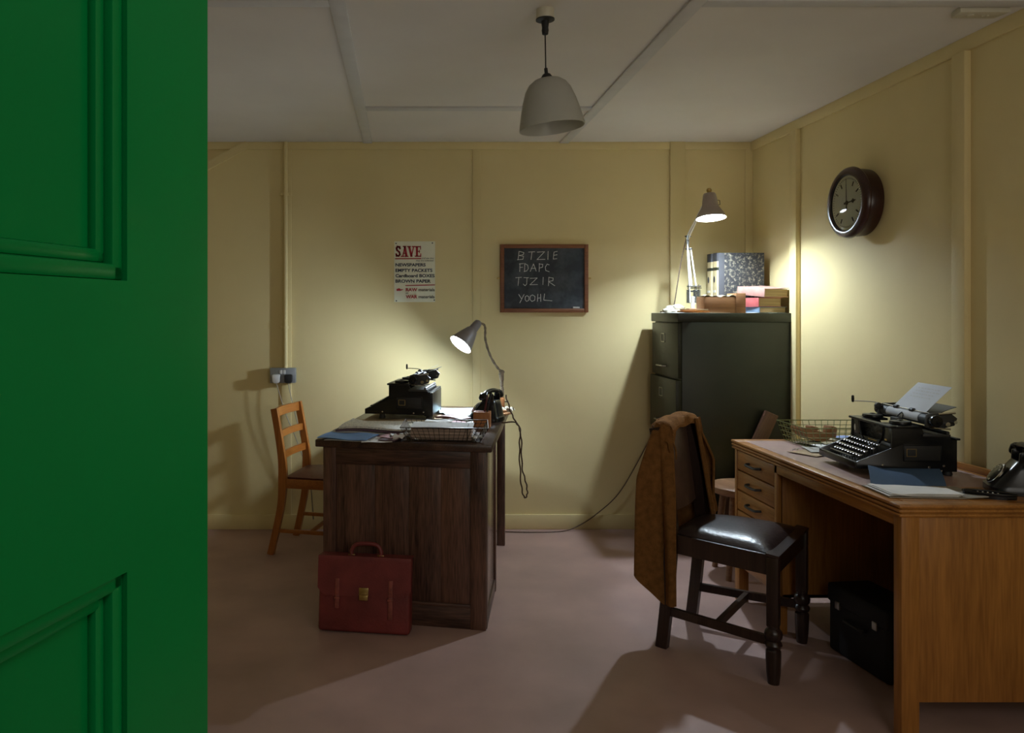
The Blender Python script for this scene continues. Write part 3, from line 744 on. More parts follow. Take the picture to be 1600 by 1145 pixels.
book('book', 'pink_cloth', .222, .158, .046, 'faded pink book on top of the pile on the cabinet', (1.962, 4.258, ZT + .087), math.radians(15), math.radians(5), .006)
bx = thing('card_index_box', 'brown wooden card box with ragged papers on the filing cabinet', 'box', (1.745, 4.310, ZT))
q = mb('brown_wood').box((-.112, -.058, 0), (.060, -.050, .088), .0015).box((-.112, .050, 0), (.060, .058, .088), .0015).box((-.112, -.050, 0), (-.104, .050, .088), .0015).box((-.104, -.05, 0), (.06, .05, .006))
q.build('tray', bx)
mb('brown_wood').box((.060, -.062, 0), (.112, .062, .108), .002).build('end_block', bx)
mb('cream_paper').sheet(lambda u, v: (-.110 + u * .172, -.060 + v * .118, .092 + .004 * math.sin(u * 23) * (1 - v) + .003 * math.sin(u * 9 + v * 5)), 22, 8, .004).build('ragged_paper', bx)
mb('pages').box((-.103, -.049, .006), (.059, .049, .086)).build('cards', bx)
for i_, (x_, y_, rz_, lb) in enumerate(((1.635, 4.430, .04, 'white sheet under the lamp base on the cabinet'), (1.905, 4.440, -.03, 'white sheet poking out from below the blue book'))):
    tag(mb('paper').sheet(lambda u, v: (-.13 + .26 * u, -.185 + .37 * v, .0006 + .002 * math.sin(7 * u) ** 2), 8, 3, .0006).build('loose_sheet', loc=(x_, y_, ZT + .0004), rotz=rz_), lb, 'paper')
tag(mb('orange_wood_x').box((-.075, -.04, 0), (.075, .04, .010), .001).build('thin_booklet', loc=(1.585, 4.285, ZT + .003), rotz=.08), 'thin orange booklet, lower one beside the lamp base', 'booklet')
tag(mb('tan_paper').box((-.065, -.035, 0), (.065, .035, .008), .001).build('thin_booklet', loc=(1.590, 4.287, ZT + .0135), rotz=-.05), 'thin tan booklet lying on the orange booklet', 'booklet')
q = mb('cloth')
for (cx_, cy_, cz_, r_) in ((0, 0, .022, .034), (.03, .01, .016, .026), (-.035, 0, .014, .026), (.01, -.02, .036, .022), (.045, .0, .030, .012), (-.015, .02, .03, .022)):
    q.ico((cx_, cy_, cz_), r_, 3, (1.3, 1.0, .62), .09)
tag(q.build('crumpled_cloth', loc=(1.555, 4.50, ZT + .001), smooth=70), 'crumpled cream cloth at the left end of the cabinet top', 'cloth')

# ------------------------------------------------------------------ left desk
LDX, LDY, LDA = .360, 3.220, -math.radians(11)
DZ = .775
ld = thing('pedestal_desk', 'dark stained oak desk behind the red briefcase', 'desk', (LDX, LDY, 0), LDA)
mb('dark_oak_y').box((-.760, 0, DZ - .032), (0, 1.29, DZ), .005).build('desktop', ld)
mb('dark_oak_gloss').box((-.725, .028, .01), (-.028, .52, DZ - .032), .002).build('pedestal', ld)
# framed near end
for x0_, x1_ in ((-.728, -.672), (-.090, -.025)): mb('dark_oak').box((x0_, .016, 0), (x1_, .034, DZ - .032), .002).build('stile', ld)
mb('dark_oak_x').box((-.672, .018, DZ - .105), (-.090, .034, DZ - .032), .002).build('top_rail', ld)
mb('dark_oak_x').box((-.672, .018, .0), (-.090, .034, .090), .002).build('bottom_rail', ld)
mb('dark_oak_x').box((-.672, .010, .090), (-.090, .034, .104), .003).build('panel_ledge', ld)
q = mb('dark_oak')
xs_ = [-.672, -.50, -.352, -.215, -.090]
for a_, b_ in zip(xs_, xs_[1:]): q.box((a_ + .0006, .0235 + random.uniform(0, .0008), .10), (b_ - .0006, .030, DZ - .10), .0008)
q.build('panel', ld)
# drawer side trims on the right flank
mb('dark_oak').box((-.030, .034, .0), (-.022, .075, DZ - .032), .002).build('corner_post', ld)
mb('dark_oak').box((-.030, .480, .0), (-.020, .520, DZ - .032), .002).build('corner_post', ld)
mb('dark_oak_y').box((-.030, .034, .0), (-.023, .480, .060), .002).build('skirting', ld)
for x_ in (-.070, -.735): mb('dark_oak').box((x_ - .0, 1.215, 0), (x_ + .045, 1.260, DZ - .032), .003).build('leg', ld)
mb('dark_oak_y').box((-.050, .52, DZ - .110), (-.034, 1.215, DZ - .032), .002).build('apron', ld)
mb('dark_oak_y').box((-.725, .52, DZ - .110), (-.709, 1.215, DZ - .032), .002).build('apron', ld)
mb('dark_oak_x').box((-.690, 1.230, DZ - .110), (-.070, 1.246, DZ - .032), .002).build('apron', ld)

# ------------------------------------------------------------------ desk lamp on the left desk
dl = thing('desk_lamp', 'lit grey cone desk lamp clamped at the back of the dark desk', 'lamp', (.545, 4.385, DZ))
mb('orange_block').box((-.016, -.016, 0), (.016, .016, .070), .003).build('base_block', dl)
mb('darksteel').cyl((.014, 0, .045), (.034, 0, .045), .003).lathe([(.006, 0), (.006, .004)], 10, aim((.034, 0, .045), (1, 0, 0))).build('clamp_screw', dl)
q = mb('rag'); q.tube(smooth_path([(.004, 0, .068), (.007, 0, .10), (.002, .002, .13), (.000, 0, .165), (-.004, 0, .205)]), [.004 + .0035 * abs(math.sin(i * 1.3)) + .00025 * i for i in range(25)], 8)
q.build('post', dl)
mb('rag').ico((.002, 0, .212), .014, 2, (1.2, .8, .9), .12).tube([(.003, .0, .205), (.006, -.002, .17), (.003, 0, .14)], [.010, .007, .004], 8).build('knuckle', dl)
apx = Vector((.412 - .545, 4.358 - 4.385, 1.264 - DZ))                # top of the arm
pth = smooth_path([(0, 0, .215), (-.022, -.004, .235), (-.055, -.010, .285), (-.080, -.016, .345), (-.094, -.022, .405), (-.094, -.026, .450), (-.102, -.028, .478), tuple(apx)], 5)
mb('rag').tube(pth, [.0055 + .002 * math.sin(i * .9) ** 2 for i in range(len(pth))], 8).build('arm', dl)
lax = Vector((-.61, -.34, -.71)).normalized()
la = apx + lax * .168
LM = aim(la, -lax)
so2 = [(.069, 0), (.060, .028), (.046, .070), (.032, .108), (.026, .112), (.024, .150), (.021, .170), (.012, .178), (.0, .180)]
mb('lampgrey').lathe(so2[:-1] + [(.009, .178)] + [(max(.008, r_ - .002), z_ - .001) for r_, z_ in reversed(so2[:-2])], 36, LM, cap=False).build('shade', dl, smooth=40)
mb('reflect').lathe([(.0665, .001), (.0575, .028), (.0435, .070), (.0295, .106), (.012, .110)], 36, LM, cap=False).build('reflector', dl, smooth=40)
mb('bulb').lathe([(0, .022), (.016, .025), (.026, .038), (.022, .056), (.012, .080), (.012, .108)], 20, LM).build('bulb', dl)
mb('chrome').lathe([(.004, 0), (.004, .002), (0, .003)], 10, aim(LM @ Vector((.010, .033, .09)), (LM.to_3x3() @ Vector((.3, .9, .3))))).build('screw', dl)
bulb_light('bulb_light', dl, tuple(LM @ Vector((0, 0, .003))), LAMP_DESK, .026)
mb('rag').tube([tuple(apx + Vector((.004, 0, -.02))), tuple(apx), tuple(apx + lax * .012)], [.008, .013, .016], 10).build('shade_joint', dl)

# ------------------------------------------------------------------ typewriter (local: keyboard faces -X, typist's right is -Y)
def typewriter(label):
    t = thing('typewriter', label, 'typewriter', (0, 0, 0), 0, 'black typewriters on the two desks')
    hw = .142
    # side cheeks with the sloping keyboard flank
    side = [(-.175, .022), (-.175, .046), (-.160, .052), (-.052, .096), (-.052, .172), (.050, .172), (.062, .140), (.150, .140), (.172, .134), (.172, .015), (.130, .015), (.128, .022)]
    for s_ in (-1, 1):
        y0_ = s_ * hw; mxs = Matrix(((1, 0, 0, 0), (0, 0, 1, 0), (0, 1, 0, 0), (0, 0, 0, 1)))
        mb('black').prism(side, y0_ - .004, y0_ + .004, mxs, .0015).build('side_panel', t)
        e = mb('matblack', 'brass', 'black')
        ys = y0_ + s_ * .0045
        e.use(0).box((-.010, ys - .0008, .055), (.115, ys + .0008, .108), .0004)
        e.use(2)
        for (a_, b_) in (((-.014, .051), (.119, .056)), ((-.014, .107), (.119, .112)), ((-.014, .051), (-.010, .112)), ((.115, .051), (.119, .112))):
            e.box((a_[0], ys - .002, a_[1]), (b_[0], ys + .002, b_[1]), .0006)
        e.use(1)
        for (a_, b_) in (((-.002, .068), (.032, .0695)), ((-.002, .094), (.032, .0955)), ((-.002, .068), (0, .095)), ((.030, .068), (.032, .095))):
            e.box((a_[0], ys - .0012, a_[1]), (b_[0], ys + .0012, b_[1]))
        e.build('side_window', t, label='dark recessed side panel with gilt emblem')
        for (x_, z_) in ((-.085, .034), (.075, .030), (.125, .036)):
            mb('chrome').lathe([(.004, 0), (.004, .002), (0, .003)], 10, T(x_, y0_ + s_ * .004, z_) @ RX(-s_ * PI / 2)).build('bolt', t)
    mb('black').box((-.050, -hw, .022), (-.044, hw, .112), .001).box((-.050, -hw, .112), (-.044, -.085, .168), .001).box((-.050, .085, .112), (-.044, hw, .168), .001).build('front_plate', t)
    q = mb('black'); ar = arc(0, .168, .088, PI, 2 * PI, 18)
    q.tube([(-.050, a_, b_) for a_, b_ in ar], .004, 8); q.build('basket_arch', t)
    q = mb('darksteel')
    for k_ in range(29):
        a_ = PI + PI * (k_ + 1) / 30
        q.box((-.0, -.0008, 0), (.0012, .0008, .075), mx=T(-.036, 0, .165) @ RX(a_ + PI / 2 + PI) @ T(0, 0, .006))
    q.build('type_bars', t)
    mb('matblack').box((-.030, -hw + .004, .022), (.165, hw - .004, .128)).build('inner_frame', t)
    mb('black').box((.166, -hw, .022), (.172, hw, .134), .001).build('back_plate', t)
    # top plate: two wings and a front bar
    mb('black').box((-.062, -hw - .006, .168), (-.036, hw + .006, .177), .003).box((-.040, -hw - .006, .168), (.050, -.072, .177), .003).box((-.040, .072, .168), (.050, hw + .006, .177), .003).build('top_plate', t)
    for s_ in (-1, 1):
        mb('black').lathe([(.034, 0), (.036, .004), (.034, .012), (.012, .014), (.008, .017), (0, .018)], 28, T(.004, s_ * .096, .177)).build('ribbon_spool', t)
    # keyboard
    mb('black').box((-.178, -hw, .020), (-.166, hw, .047), .004).build('front_rail', t)
    mb('black').box((-.164, -.085, .052), (-.153, .085, .058), .003).build('space_bar', t)
    q = mb('darksteel')
    for r_ in range(4):
        for k_ in range(11):
            yk = -.105 + k_ * .0205 + (r_ % 2) * .008 - .004
            xk = -.142 + r_ * .0225; zk = .062 + r_ * .0125
            q.box((xk - .0005, yk - .0008, .028), (xk + .0025, yk + .0008, zk)); 
    q.box((-.166, -hw, .022), (-.050, hw, .030))
    q.build('key_levers', t)
    for r_ in range(4):
        for k_ in range(11 if r_ else 10):
            yk = -.105 + k_ * .0205 + (r_ % 2) * .008 - .004
            xk = -.142 + r_ * .0225; zk = .062 + r_ * .0125
            m_ = mb('chrome', 'keytop', 'ivory')
            mk = T(xk, yk, zk) @ RY(-.25)
            m_.use(0).lathe([(.0055, 0), (.0078, .001), (.0078, .0035), (.0070, .0040)], 14, mk)
            m_.use(1).lathe([(.0069, .0035), (.0055, .0041), (0, .0040)], 14, mk)
            m_.use(2).box((-.002, -.0012, .0040), (.002, .0012, .0043), mx=mk)
            m_.build('key', t)
    # gilt lines on the front
    mb('brass').box((-.0512, -.04, .104), (-.0500, .02, .108)).box((-.0512, -.110, .118), (-.050, -.095, .124)).build('gilt_mark', t)
    mb('ivory').prism(arc(0, 0, .006, 0, 2 * PI, 12)[:-1], 0, .0008, T(-.0500, .120, .135) @ RY(-PI / 2) @ Matrix.Scale(2.2, 4, (1, 0, 0))).build('front_emblem', t)
    # carriage
    cz_, cxx = .200, .078
    mb('matblack').cyl((cxx, -.150, cz_), (cxx, .150, cz_), .019, seg=28).build('platen', t)
    for s_ in (-1, 1):
        mb('bakelite').lathe([(.010, 0), (.0195, .003), (.021, .008), (.021, .020), (.018, .024), (.006, .025), (.004, .027), (0, .027)], 24, aim((cxx, s_ * .168, cz_), (0, s_, 0))).build('platen_knob', t)
        mb('darksteel').prism([(-.024, -.024), (.03, -.030), (.075, -.018), (.085, .008), (.06, .028), (.0, .026), (-.02, .02)], -.004, .004, T(cxx, s_ * .158, cz_) @ RX(PI / 2), .001).build('carriage_end', t)
        q = mb('chrome').cyl((cxx + .045, s_ * .158, cz_ - .012), (cxx + .045, s_ * .176, cz_ - .012), .008, seg=14).cyl((cxx + .02, s_ * .162, cz_ + .022), (cxx + .075, s_ * .166, cz_ + .028), .004, seg=8).cyl((cxx + .07, s_ * .150, cz_ - .004), (cxx + .07, s_ * .178, cz_ - .004), .006, seg=10)
        q.cyl((cxx - .01, s_ * .164, cz_ - .026), (cxx + .06, s_ * .164, cz_ - .030), .003, seg=8); q.build('carriage_gear', t)
    mb('darksteel').cyl((cxx + .03, -.158, cz_ - .022), (cxx + .03, .158, cz_ - .022), .006).box((.050, -.155, .140), (.145, .155, .150), .002).cyl((.135, -.155, .155), (.135, .155, .155), .006).build('carriage_rail', t)
    mb('chrome').cyl((cxx - .004, -.150, cz_ + .023), (cxx - .004, .150, cz_ + .023), .0028, seg=10).build('paper_bail', t)
    for y_ in (-.045, .06): mb('matblack').cyl((cxx - .004, y_ - .010, cz_ + .023), (cxx - .004, y_ + .010, cz_ + .023), .008, seg=14).build('bail_roller', t)
    mb('black').sheet(lambda u, v: (cxx + .016 + .082 * u, -.135 + .27 * v, cz_ + .010 + .045 * u - .01 * u * u), 6, 2, .002).build('paper_table', t)
    q = mb('chrome').tube(smooth_path([(cxx - .012, .150, cz_ + .016), (cxx - .03, .165, cz_ + .028), (cxx - .075, .182, cz_ + .030), (cxx - .100, .190, cz_ + .030)]), .0022, 6)
    ob = q.build('return_lever', t)
    mb('bakelite').lathe([(0, -.014), (.004, -.013), (.0055, 0), (.0045, .013), (0, .015)], 12, T(cxx - .102, .191, cz_ + .038)).build('lever_grip', ob)
    mb('matblack').prism(arc(0, 0, .014, 0, 2 * PI, 16)[:-1], -.006, .006, T(cxx - .022, .155, cz_ + .014) @ RX(PI / 2), .002).build('line_space_wheel', t)
    mb('darksteel').box((.030, -.022, .172), (.055, .022, .190), .002).tube([(.052, -.018, .188), (.058, -.014, .204), (.058, -.006, .210), (.058, .006, .204), (.052, .016, .190)], .002, 6).build('type_guide', t)
    mb('black').box((.150, -.175, .132), (.166, .175, .139), .002).build('margin_rack', t)
    for (x_, y_) in ((-.090, -.125), (-.090, .125), (.150, -.125), (.150, .125)):
        mb('matblack').lathe([(.016, 0), (.017, .004), (.014, .016), (.012, .024)], 16, T(x_, y_, 0)).build('foot', t)
    return t
twA = typewriter('black typewriter on the dark desk, under the cone lamp')
twB = copy_tree(twA)
twB['label'] = 'black typewriter on the honey oak desk, holding a typed sheet'
twA.location = (.000, 4.065, DZ + .0125); twA.rotation_euler = (0, 0, LDA)
RZT = .735                                                            # top of the right desk
twB.location = (1.812, 2.945, RZT + .003); twB.rotation_euler = (0, 0, math.radians(-4))

def typed_sheet(name, tw, label, curl, hgt):
    """sheet wound round the platen and leaning on the paper table"""
    t = thing(name, label, 'paper', tw.location, tw.rotation_euler.z)
    cxx, cz_, R = .078, .200, .0200
    pts = []
    for k_ in range(9):
        a_ = PI + .5 - (PI * .62 + .5) * k_ / 8
        pts.append((cxx + R * math.cos(a_), cz_ + R * math.sin(a_)))
    lx, lz = pts[-1]; dx, dz = math.cos(curl), math.sin(curl)
    for k_ in range(1, 9):
        s_ = hgt * k_ / 8
        pts.append((lx + dx * s_ + .10 * s_ * s_, lz + dz * s_ - .25 * s_ * s_))
    def f(u, v):
        i = min(int(u * (len(pts) - 1)), len(pts) - 2); q_ = u * (len(pts) - 1) - i
        return (pts[i][0] * (1 - q_) + pts[i + 1][0] * q_, -.105 + .21 * v, pts[i][1] * (1 - q_) + pts[i + 1][1] * q_)
    mb('typing_paper').sheet(f, len(pts) - 1, 4, .0005).build('sheet', t)
    q = mb('grey_paper')
    for r_ in range(4):
        u = .90 - .055 * r_
        yy = .07
        while yy > -.06:
            L = random.uniform(.006, .02)
            for (ua, ub) in ((u, u + .012),):
                A, B_, C_, D_ = Vector(f(ua, .5 + yy / .21)), Vector(f(ub, .5 + yy / .21)), Vector(f(ub, .5 + (yy - L) / .21)), Vector(f(ua, .5 + (yy - L) / .21))
                off = (B_ - A).cross(C_ - B_).normalized(); off = off if off.x < 0 else -off
                vs = [q.bm.verts.new(p + off * .0006) for p in (A, B_, C_, D_)]; q.bm.faces.new(vs)
            yy -= L + .006
    q.build('typed_lines', t, smooth=0)
    return t
typed_sheet('typed_sheet', twA, 'white sheet wound into the typewriter on the dark desk', math.radians(28), .085)
typed_sheet('typed_sheet', twB, 'white typed sheet rising from the typewriter on the honey desk', math.radians(47), .135)

# ------------------------------------------------------------------ papers on the left desk
def flat(name, m, wd, dp, loc, rz, label, cat='paper', amp=.002, th=.0012, fold=0.0, group=None, seed=1.0):
    q = mb(m)
    q.sheet(lambda u, v: ((u - .5) * wd, (v - .5) * dp, th / 2 + amp * (1 + math.sin(u * 7 * seed + v * 3)) * .5 + fold * (max(0, u - .7) ** 2 + max(0, .3 - u) ** 2) * 8), 10, 6, th)
    return tag(q.build(name, loc=loc, rotz=rz), label, cat, group)
D = DZ
flat('newspaper', 'tan_paper', .42, .32, (.02, 4.00, D + .0002), LDA, 'brown paper sheet spread under the typewriter', 'paper', .003, .0012)
def offs(z): return D + z + .001
for i_, (m_, z_, a_, lb) in enumerate((('grey_paper', .0, -.05, 'grey newspaper at the bottom of the newspaper pile'), ('mauve_card', .010, .03, 'dull mauve folder in the newspaper pile'), ('news', .020, -.02, 'creased newspaper on top of the newspaper pile'))):
    q = mb(m_)
    q.sheet(lambda u, v, i_=i_: ((u - .5) * (.37 - .01 * i_), (v - .5) * .235, .005 + .004 * math.sin(u * 6) * (1 - v) + .003 * math.sin(v * 5 + u * 3) + (.012 * max(0, .18 - u) * 6 * (i_ == 2) * v)), 16, 8, .0075)
    tag(q.build('newspaper' if i_ != 1 else 'folder', loc=(-.125 + .012 * i_, 3.590 + .004 * i_, offs(z_)), rotz=LDA + a_), lb, 'newspaper' if i_ != 1 else 'folder')
flat('folder', 'tan_paper', .40, .165, (-.06, 3.795, offs(.004)), LDA + .05, 'brown paper folder between newspapers and typewriter', 'folder', .006, .006)
flat('folder', 'blue_card', .225, .165, (-.245, 3.405, offs(.003)), LDA - .10, 'blue card folder on the front left corner of the dark desk', 'folder', .006, .003, .0)
flat('loose_sheet', 'grey_paper', .20, .15, (-.23, 3.385, offs(.0)), LDA - .02, 'grey sheet underneath the blue folder', 'paper', .002, .0012)
flat('loose_sheet', 'paper', .13, .14, (-.120, 3.345, offs(.0004)), LDA + .25, 'white sheet right of the blue folder', 'paper', .002, .001)
flat('card', 'pink_card', .085, .105, (-.055, 3.395, offs(.0075)), LDA - .3, 'pink card lying in front of the newspaper pile', 'card', .002, .002)
flat('card', 'mauve_card', .075, .105, (-.058, 3.345, offs(.0035)), LDA - .2, 'dark mauve card under the pink card', 'card', .001, .003)
def crumple(name, m, loc, s, label, seed, cat='paper'):
    rnd = random.Random(seed)
    N = 9
    hgt = [[rnd.uniform(0, 1) for _ in range(N + 1)] for _ in range(N + 1)]
    q = mb(m)
    q.sheet(lambda u, v: ((u - .5) * s[0] + .008 * math.sin(v * 11 + seed), (v - .5) * s[1] + .006 * math.sin(u * 13), .002 + s[2] * hgt[round(u * N)][round(v * N)]), N, N, .0008)
    return tag(q.build(name, loc=loc, rotz=seed, smooth=20), label, cat)
crumple('crumpled_paper', 'paper', (.010, 3.345, offs(.002)), (.06, .14, .028), 'crumpled white wrapping beside the wire tray', 2)
crumple('crumpled_paper', 'paper', (.300, 3.320, offs(.012)), (.06, .05, .012), 'crumpled white scrap in the right end of the wire tray', 5)
crumple('crumpled_paper', 'cloth', (.545, 4.29, offs(.001)), (.10, .07, .03), 'crumpled cream paper at the foot of the desk lamp', 9)
flat('loose_sheet', 'paleblue', .32, .25, (.32, 4.29, offs(.0)), LDA, 'pale blue sheet at the back of the dark desk', 'paper', .006, .002)
flat('loose_sheet', 'paleblue', .20, .14, (.31, 4.13, offs(.007)), LDA + .3, 'pale blue sheet behind the telephone', 'paper', .004, .002)
flat('loose_sheet', 'paper', .17, .11, (.30, 3.86, offs(.0)), LDA - .4, 'white sheet beneath the pink slip by the typewriter', 'paper', .003, .001)
flat('loose_sheet', 'pink_card', .15, .10, (.225, 3.80, offs(.006)), LDA + .5, 'pink slip by the rear foot of the typewriter', 'paper', .004, .0015)
nb = mb('maroon_leather').sheet(lambda u, v: ((u - .5) * .16, (v - .5) * .10, .010 + .006 * math.sin(u * PI)), 8, 3, .010)
tag(nb.build('notebook', loc=(.25, 3.945, offs(.004)), rotz=LDA - .5), 'brown leather notebook between typewriter and telephone', 'notebook')
tag(mb('brown_wood').box((-.07, -.012, 0), (.07, .012, .010), .002).build('wooden_ruler', loc=(.520, 4.13, offs(.0005)), rotz=LDA + 1.1), 'short wooden ruler at the right edge of the dark desk', 'ruler')
tag(mb('brown_wood').box((-.05, -.02, 0), (.05, .02, .018), .003).build('wooden_block', loc=(.500, 4.21, offs(.0005)), rotz=LDA + .3), 'small wooden block behind the black telephone', 'block')

# wire trays -------------------------------------------------------
def wire_tray(label, m, top, bot, hgt, nx, ny, nz, loc, rz, r=.0013, group='wire letter trays'):
    t = thing('wire_tray', label, 'wire tray', loc, rz, group)
    (tx, ty), (bx_, by) = top, bot
    def ringpts(k_):
        a_, b_, z_ = bx_ + (tx - bx_) * k_, by + (ty - by) * k_, r + hgt * k_
        return [(-a_, -b_, z_), (a_, -b_, z_), (a_, b_, z_), (-a_, b_, z_)]
    q = mb(m)
    c_ = ringpts(1)
    for A, B in zip(c_, c_[1:] + c_[:1]): q.cyl(A, B, r * 1.7, seg=6)
    q.build('rim', t)
    q = mb(m)
    for j in range(nz):
        c_ = ringpts(j / nz)
        for A, B in zip(c_, c_[1:] + c_[:1]): q.cyl(A, B, r, seg=5)
    for i in range(nx + 1):
        s_ = -1 + 2 * i / nx
        for e in (-1, 1): q.cyl((s_ * bx_, e * by, r), (s_ * tx, e * ty, hgt + r), r, seg=5)
        q.cyl((s_ * bx_, -by, r), (s_ * bx_, by, r), r, seg=5)
    for i in range(ny + 1):
        s_ = -1 + 2 * i / ny
        for e in (-1, 1): q.cyl((e * bx_, s_ * by, r), (e * tx, s_ * ty, hgt + r), r, seg=5)
        q.cyl((-bx_, s_ * by, r), (bx_, s_ * by, r), r, seg=5)
    q.build('wire_mesh', t)
    return t
wire_tray('low brown wire tray full of papers on the dark desk', 'brownwire', (.185, .130), (.150, .110), .060, 16, 9, 4, (.178, 3.405, offs(.0)), LDA + .10)
st_ = thing('document_bundle', 'thick bundle of folded documents in the brown wire tray', 'documents', (.160, 3.395, offs(.004)), LDA + .06)
q = mb('stack_edge')
prof_ = [(-.080, .0), (.080, .0), (.080, .038), (.060, .046), (-.060, .050), (-.080, .044), (-.088, .022)]
q.prism([(a_, b_) for a_, b_ in prof_], -.125, .135, Matrix(((0, 0, 1, 0), (1, 0, 0, 0), (0, 1, 0, 0), (0, 0, 0, 1))), .004); q.build('pages', st_)
mb('grey_paper').sheet(lambda u, v: (-.128 + u * .268, -.09 + v * .165, .0515 + .004 * u + .002 * math.sin(u * 5)), 8, 4, .003).build('cover', st_)
mb('matblack').tube([(.118, -.0885, .002), (.118, -.0905, .03), (.118, -.084, .052), (.118, .02, .0565)], .002, 6).build('strap', st_)
flat('loose_sheet', 'paper', .12, .07, (.155, 3.495, offs(.0585)), LDA, 'white sheet on top of the document bundle', 'paper', .004, .001)

pp = thing('pen_pot', 'orange wooden pen block in front of the black telephone', 'pen pot', (.372, 3.735, D), LDA)
q = mb('orange_block')
q.box((-.040, -.030, 0), (.040, -.022, .074), .002).box((-.040, .022, 0), (.040, .030, .074), .002).box((-.040, -.022, 0), (-.032, .022, .072), .001).box((.032, -.022, 0), (.040, .022, .072), .001).box((-.032, -.022, 0), (.032, .022, .006))
q.build('pot', pp)
tag(mb('penred').cyl((.0, 0, 0), (.022, -.004, .125), .0048, .004, 10).lathe([(.005, 0), (.004, .02), (0, .026)], 10, aim((.022, -.004, .125), (.17, -.03, 1))).build('fountain_pen', loc=(.372, 3.735, D + .008), rotz=LDA), 'maroon fountain pen standing in the orange pen block', 'pen')
tag(mb('matblack').cyl((.004, 0, 0), (.036, .004, .130), .0042, .0036, 10).lathe([(.0042, 0), (.0035, .02), (0, .022)], 10, aim((.036, .004, .130), (.24, .03, 1))).build('pen', loc=(.376, 3.738, D + .008), rotz=LDA), 'black pen standing in the orange pen block', 'pen')

# telephones (local: dial looks along -X, handset lies along Y) ----
def telephone(label):
    t = thing('telephone', label, 'telephone', (0, 0, 0), 0, 'black bakelite telephones')
    b_ = mb('bakelite'); bm = b_.bm
    lv = [(.090, .078, 0.0, 0), (.090, .078, .022, 0), (.082, .074, .030, .002), (.052, .062, .085, .022), (.040, .056, .108, .028), (.034, .050, .114, .028)]
    rings = []
    for hx, hy, z_, ox in lv:
        ring = []
        for k_ in range(32):
            a_ = 2 * PI * k_ / 32; ca, sa = math.cos(a_), math.sin(a_)
            p = 5.0
            r_ = (abs(ca) ** p + abs(sa) ** p) ** (-1 / p)
            ring.append(bm.verts.new((ox + hx * r_ * ca, hy * r_ * sa, z_)))
        rings.append(ring)
    for A, B in zip(rings, rings[1:]):
        for k_ in range(32): bm.faces.new((A[k_], A[(k_ + 1) % 32], B[(k_ + 1) % 32], B[k_]))
    bm.faces.new(list(reversed(rings[0]))); bm.faces.new(rings[-1])
    b_.build('body', t)
    dm = aim((-.058, 0, .060), (-.82, 0, .58))
    mb('chrome').lathe([(.042, -.002), (.043, .004), (.040, .006)], 32, dm).build('dial_ring', t)
    q = mb('bakelite', 'ivory'); q.use(0).lathe([(.038, .004), (.038, .008), (.016, .010), (0, .010)], 32, dm)
    q.use(1)
    for k_ in range(10): q.lathe([(.0052, .0078), (.0052, .0090), (0, .0090)], 10, dm @ RZ(2 * PI * k_ / 13 + .6) @ T(.0285, 0, 0))
    q.build('dial', t)
    for s_ in (-1, 1):
        mb('bakelite').prism([(-.02, 0), (.045, 0), (.045, .040), (.034, .044), (.030, .022), (.004, .022), (-.006, .040), (-.018, .036)], -.006, .006, T(.016, s_ * .046, .108) @ RX(PI / 2), .002).build('cradle', t)
    h = mb('bakelite')
    pts = smooth_path([(.030, -.098, .136), (.030, -.070, .156), (.030, 0, .164), (.030, .070, .156), (.030, .098, .136)], 5)
    h.tube(pts, [.015 - .003 * math.sin(PI * i / (len(pts) - 1)) for i in range(len(pts))], 12)
    for s_ in (-1, 1):
        h.lathe([(.016, .018), (.023, .012), (.027, -.006), (.027, -.014), (.022, -.020), (0, -.020)], 24, T(.030, s_ * .100, .140) @ RX(s_ * .25))
    h.build('handset', t)
    return t
phA = telephone('black bakelite telephone beside the pen block on the dark desk')
phB = copy_tree(phA); phB['label'] = 'black bakelite telephone at the near end of the honey oak desk'
phA.location = (.415, 3.955, D + .0015); phA.rotation_euler = (0, 0, math.radians(-30)); phA.scale = (.92,) * 3
phB.location = (2.000, 2.552, RZT + .0015); phB.rotation_euler = (0, 0, math.radians(-24)); phB.scale = (.92,) * 3
q = mb('cord')
hang = smooth_path([(.500, 3.86, .915), (.520, 3.83, .84), (.540, 3.79, .79), (.556, 3.76, .755), (.553, 3.755, .65), (.560, 3.75, .50), (.575, 3.75, .435), (.590, 3.752, .45), (.585, 3.755, .50), (.566, 3.758, .58), (.562, 3.765, .72), (.545, 3.79, .785), (.480, 3.84, .779)], 8)
q.tube([p + Vector((.0022 * math.cos(i * 1.2), .0022 * math.sin(i * 1.2), 0)) for i, p in enumerate(hang)], .0036, 6)
under(q.build('telephone_cord'), phA)

# ------------------------------------------------------------------ briefcase
bc = thing('briefcase', 'oxblood leather briefcase leaning on the front of the dark desk', 'briefcase', (-.164, 3.247, 0), math.radians(-8.5))
bc.rotation_euler = (math.radians(-7), 0, math.radians(-8.5))
bwid, bhei, bdep = .192, .300, .085
q = mb('red_leather')
q.box((-bwid, -bdep / 2, 0), (bwid, bdep / 2, bhei), .014, seg=4).build('body', bc)
def flapf(u, v):
    x = -bwid - .004 + (2 * bwid + .008) * u
    # over the top then down the front
    s = v * .245
    if s < .09: y, z = bdep / 2 - .006 - s, bhei + .0030
    else:
        y, z = -bdep / 2 - .0035 - .001 * math.sin((s - .09) * 9), bhei + .001 - (s - .09) * 1.0
        edge = min(u, 1 - u)
        cut = .03
        if v > .85 and edge < .06: z += (v - .85) / .15 * (.06 - edge) / .06 * .03
    return (x, y, z)
mb('red_leather').sheet(flapf, 30, 24, .004).build('flap', bc)
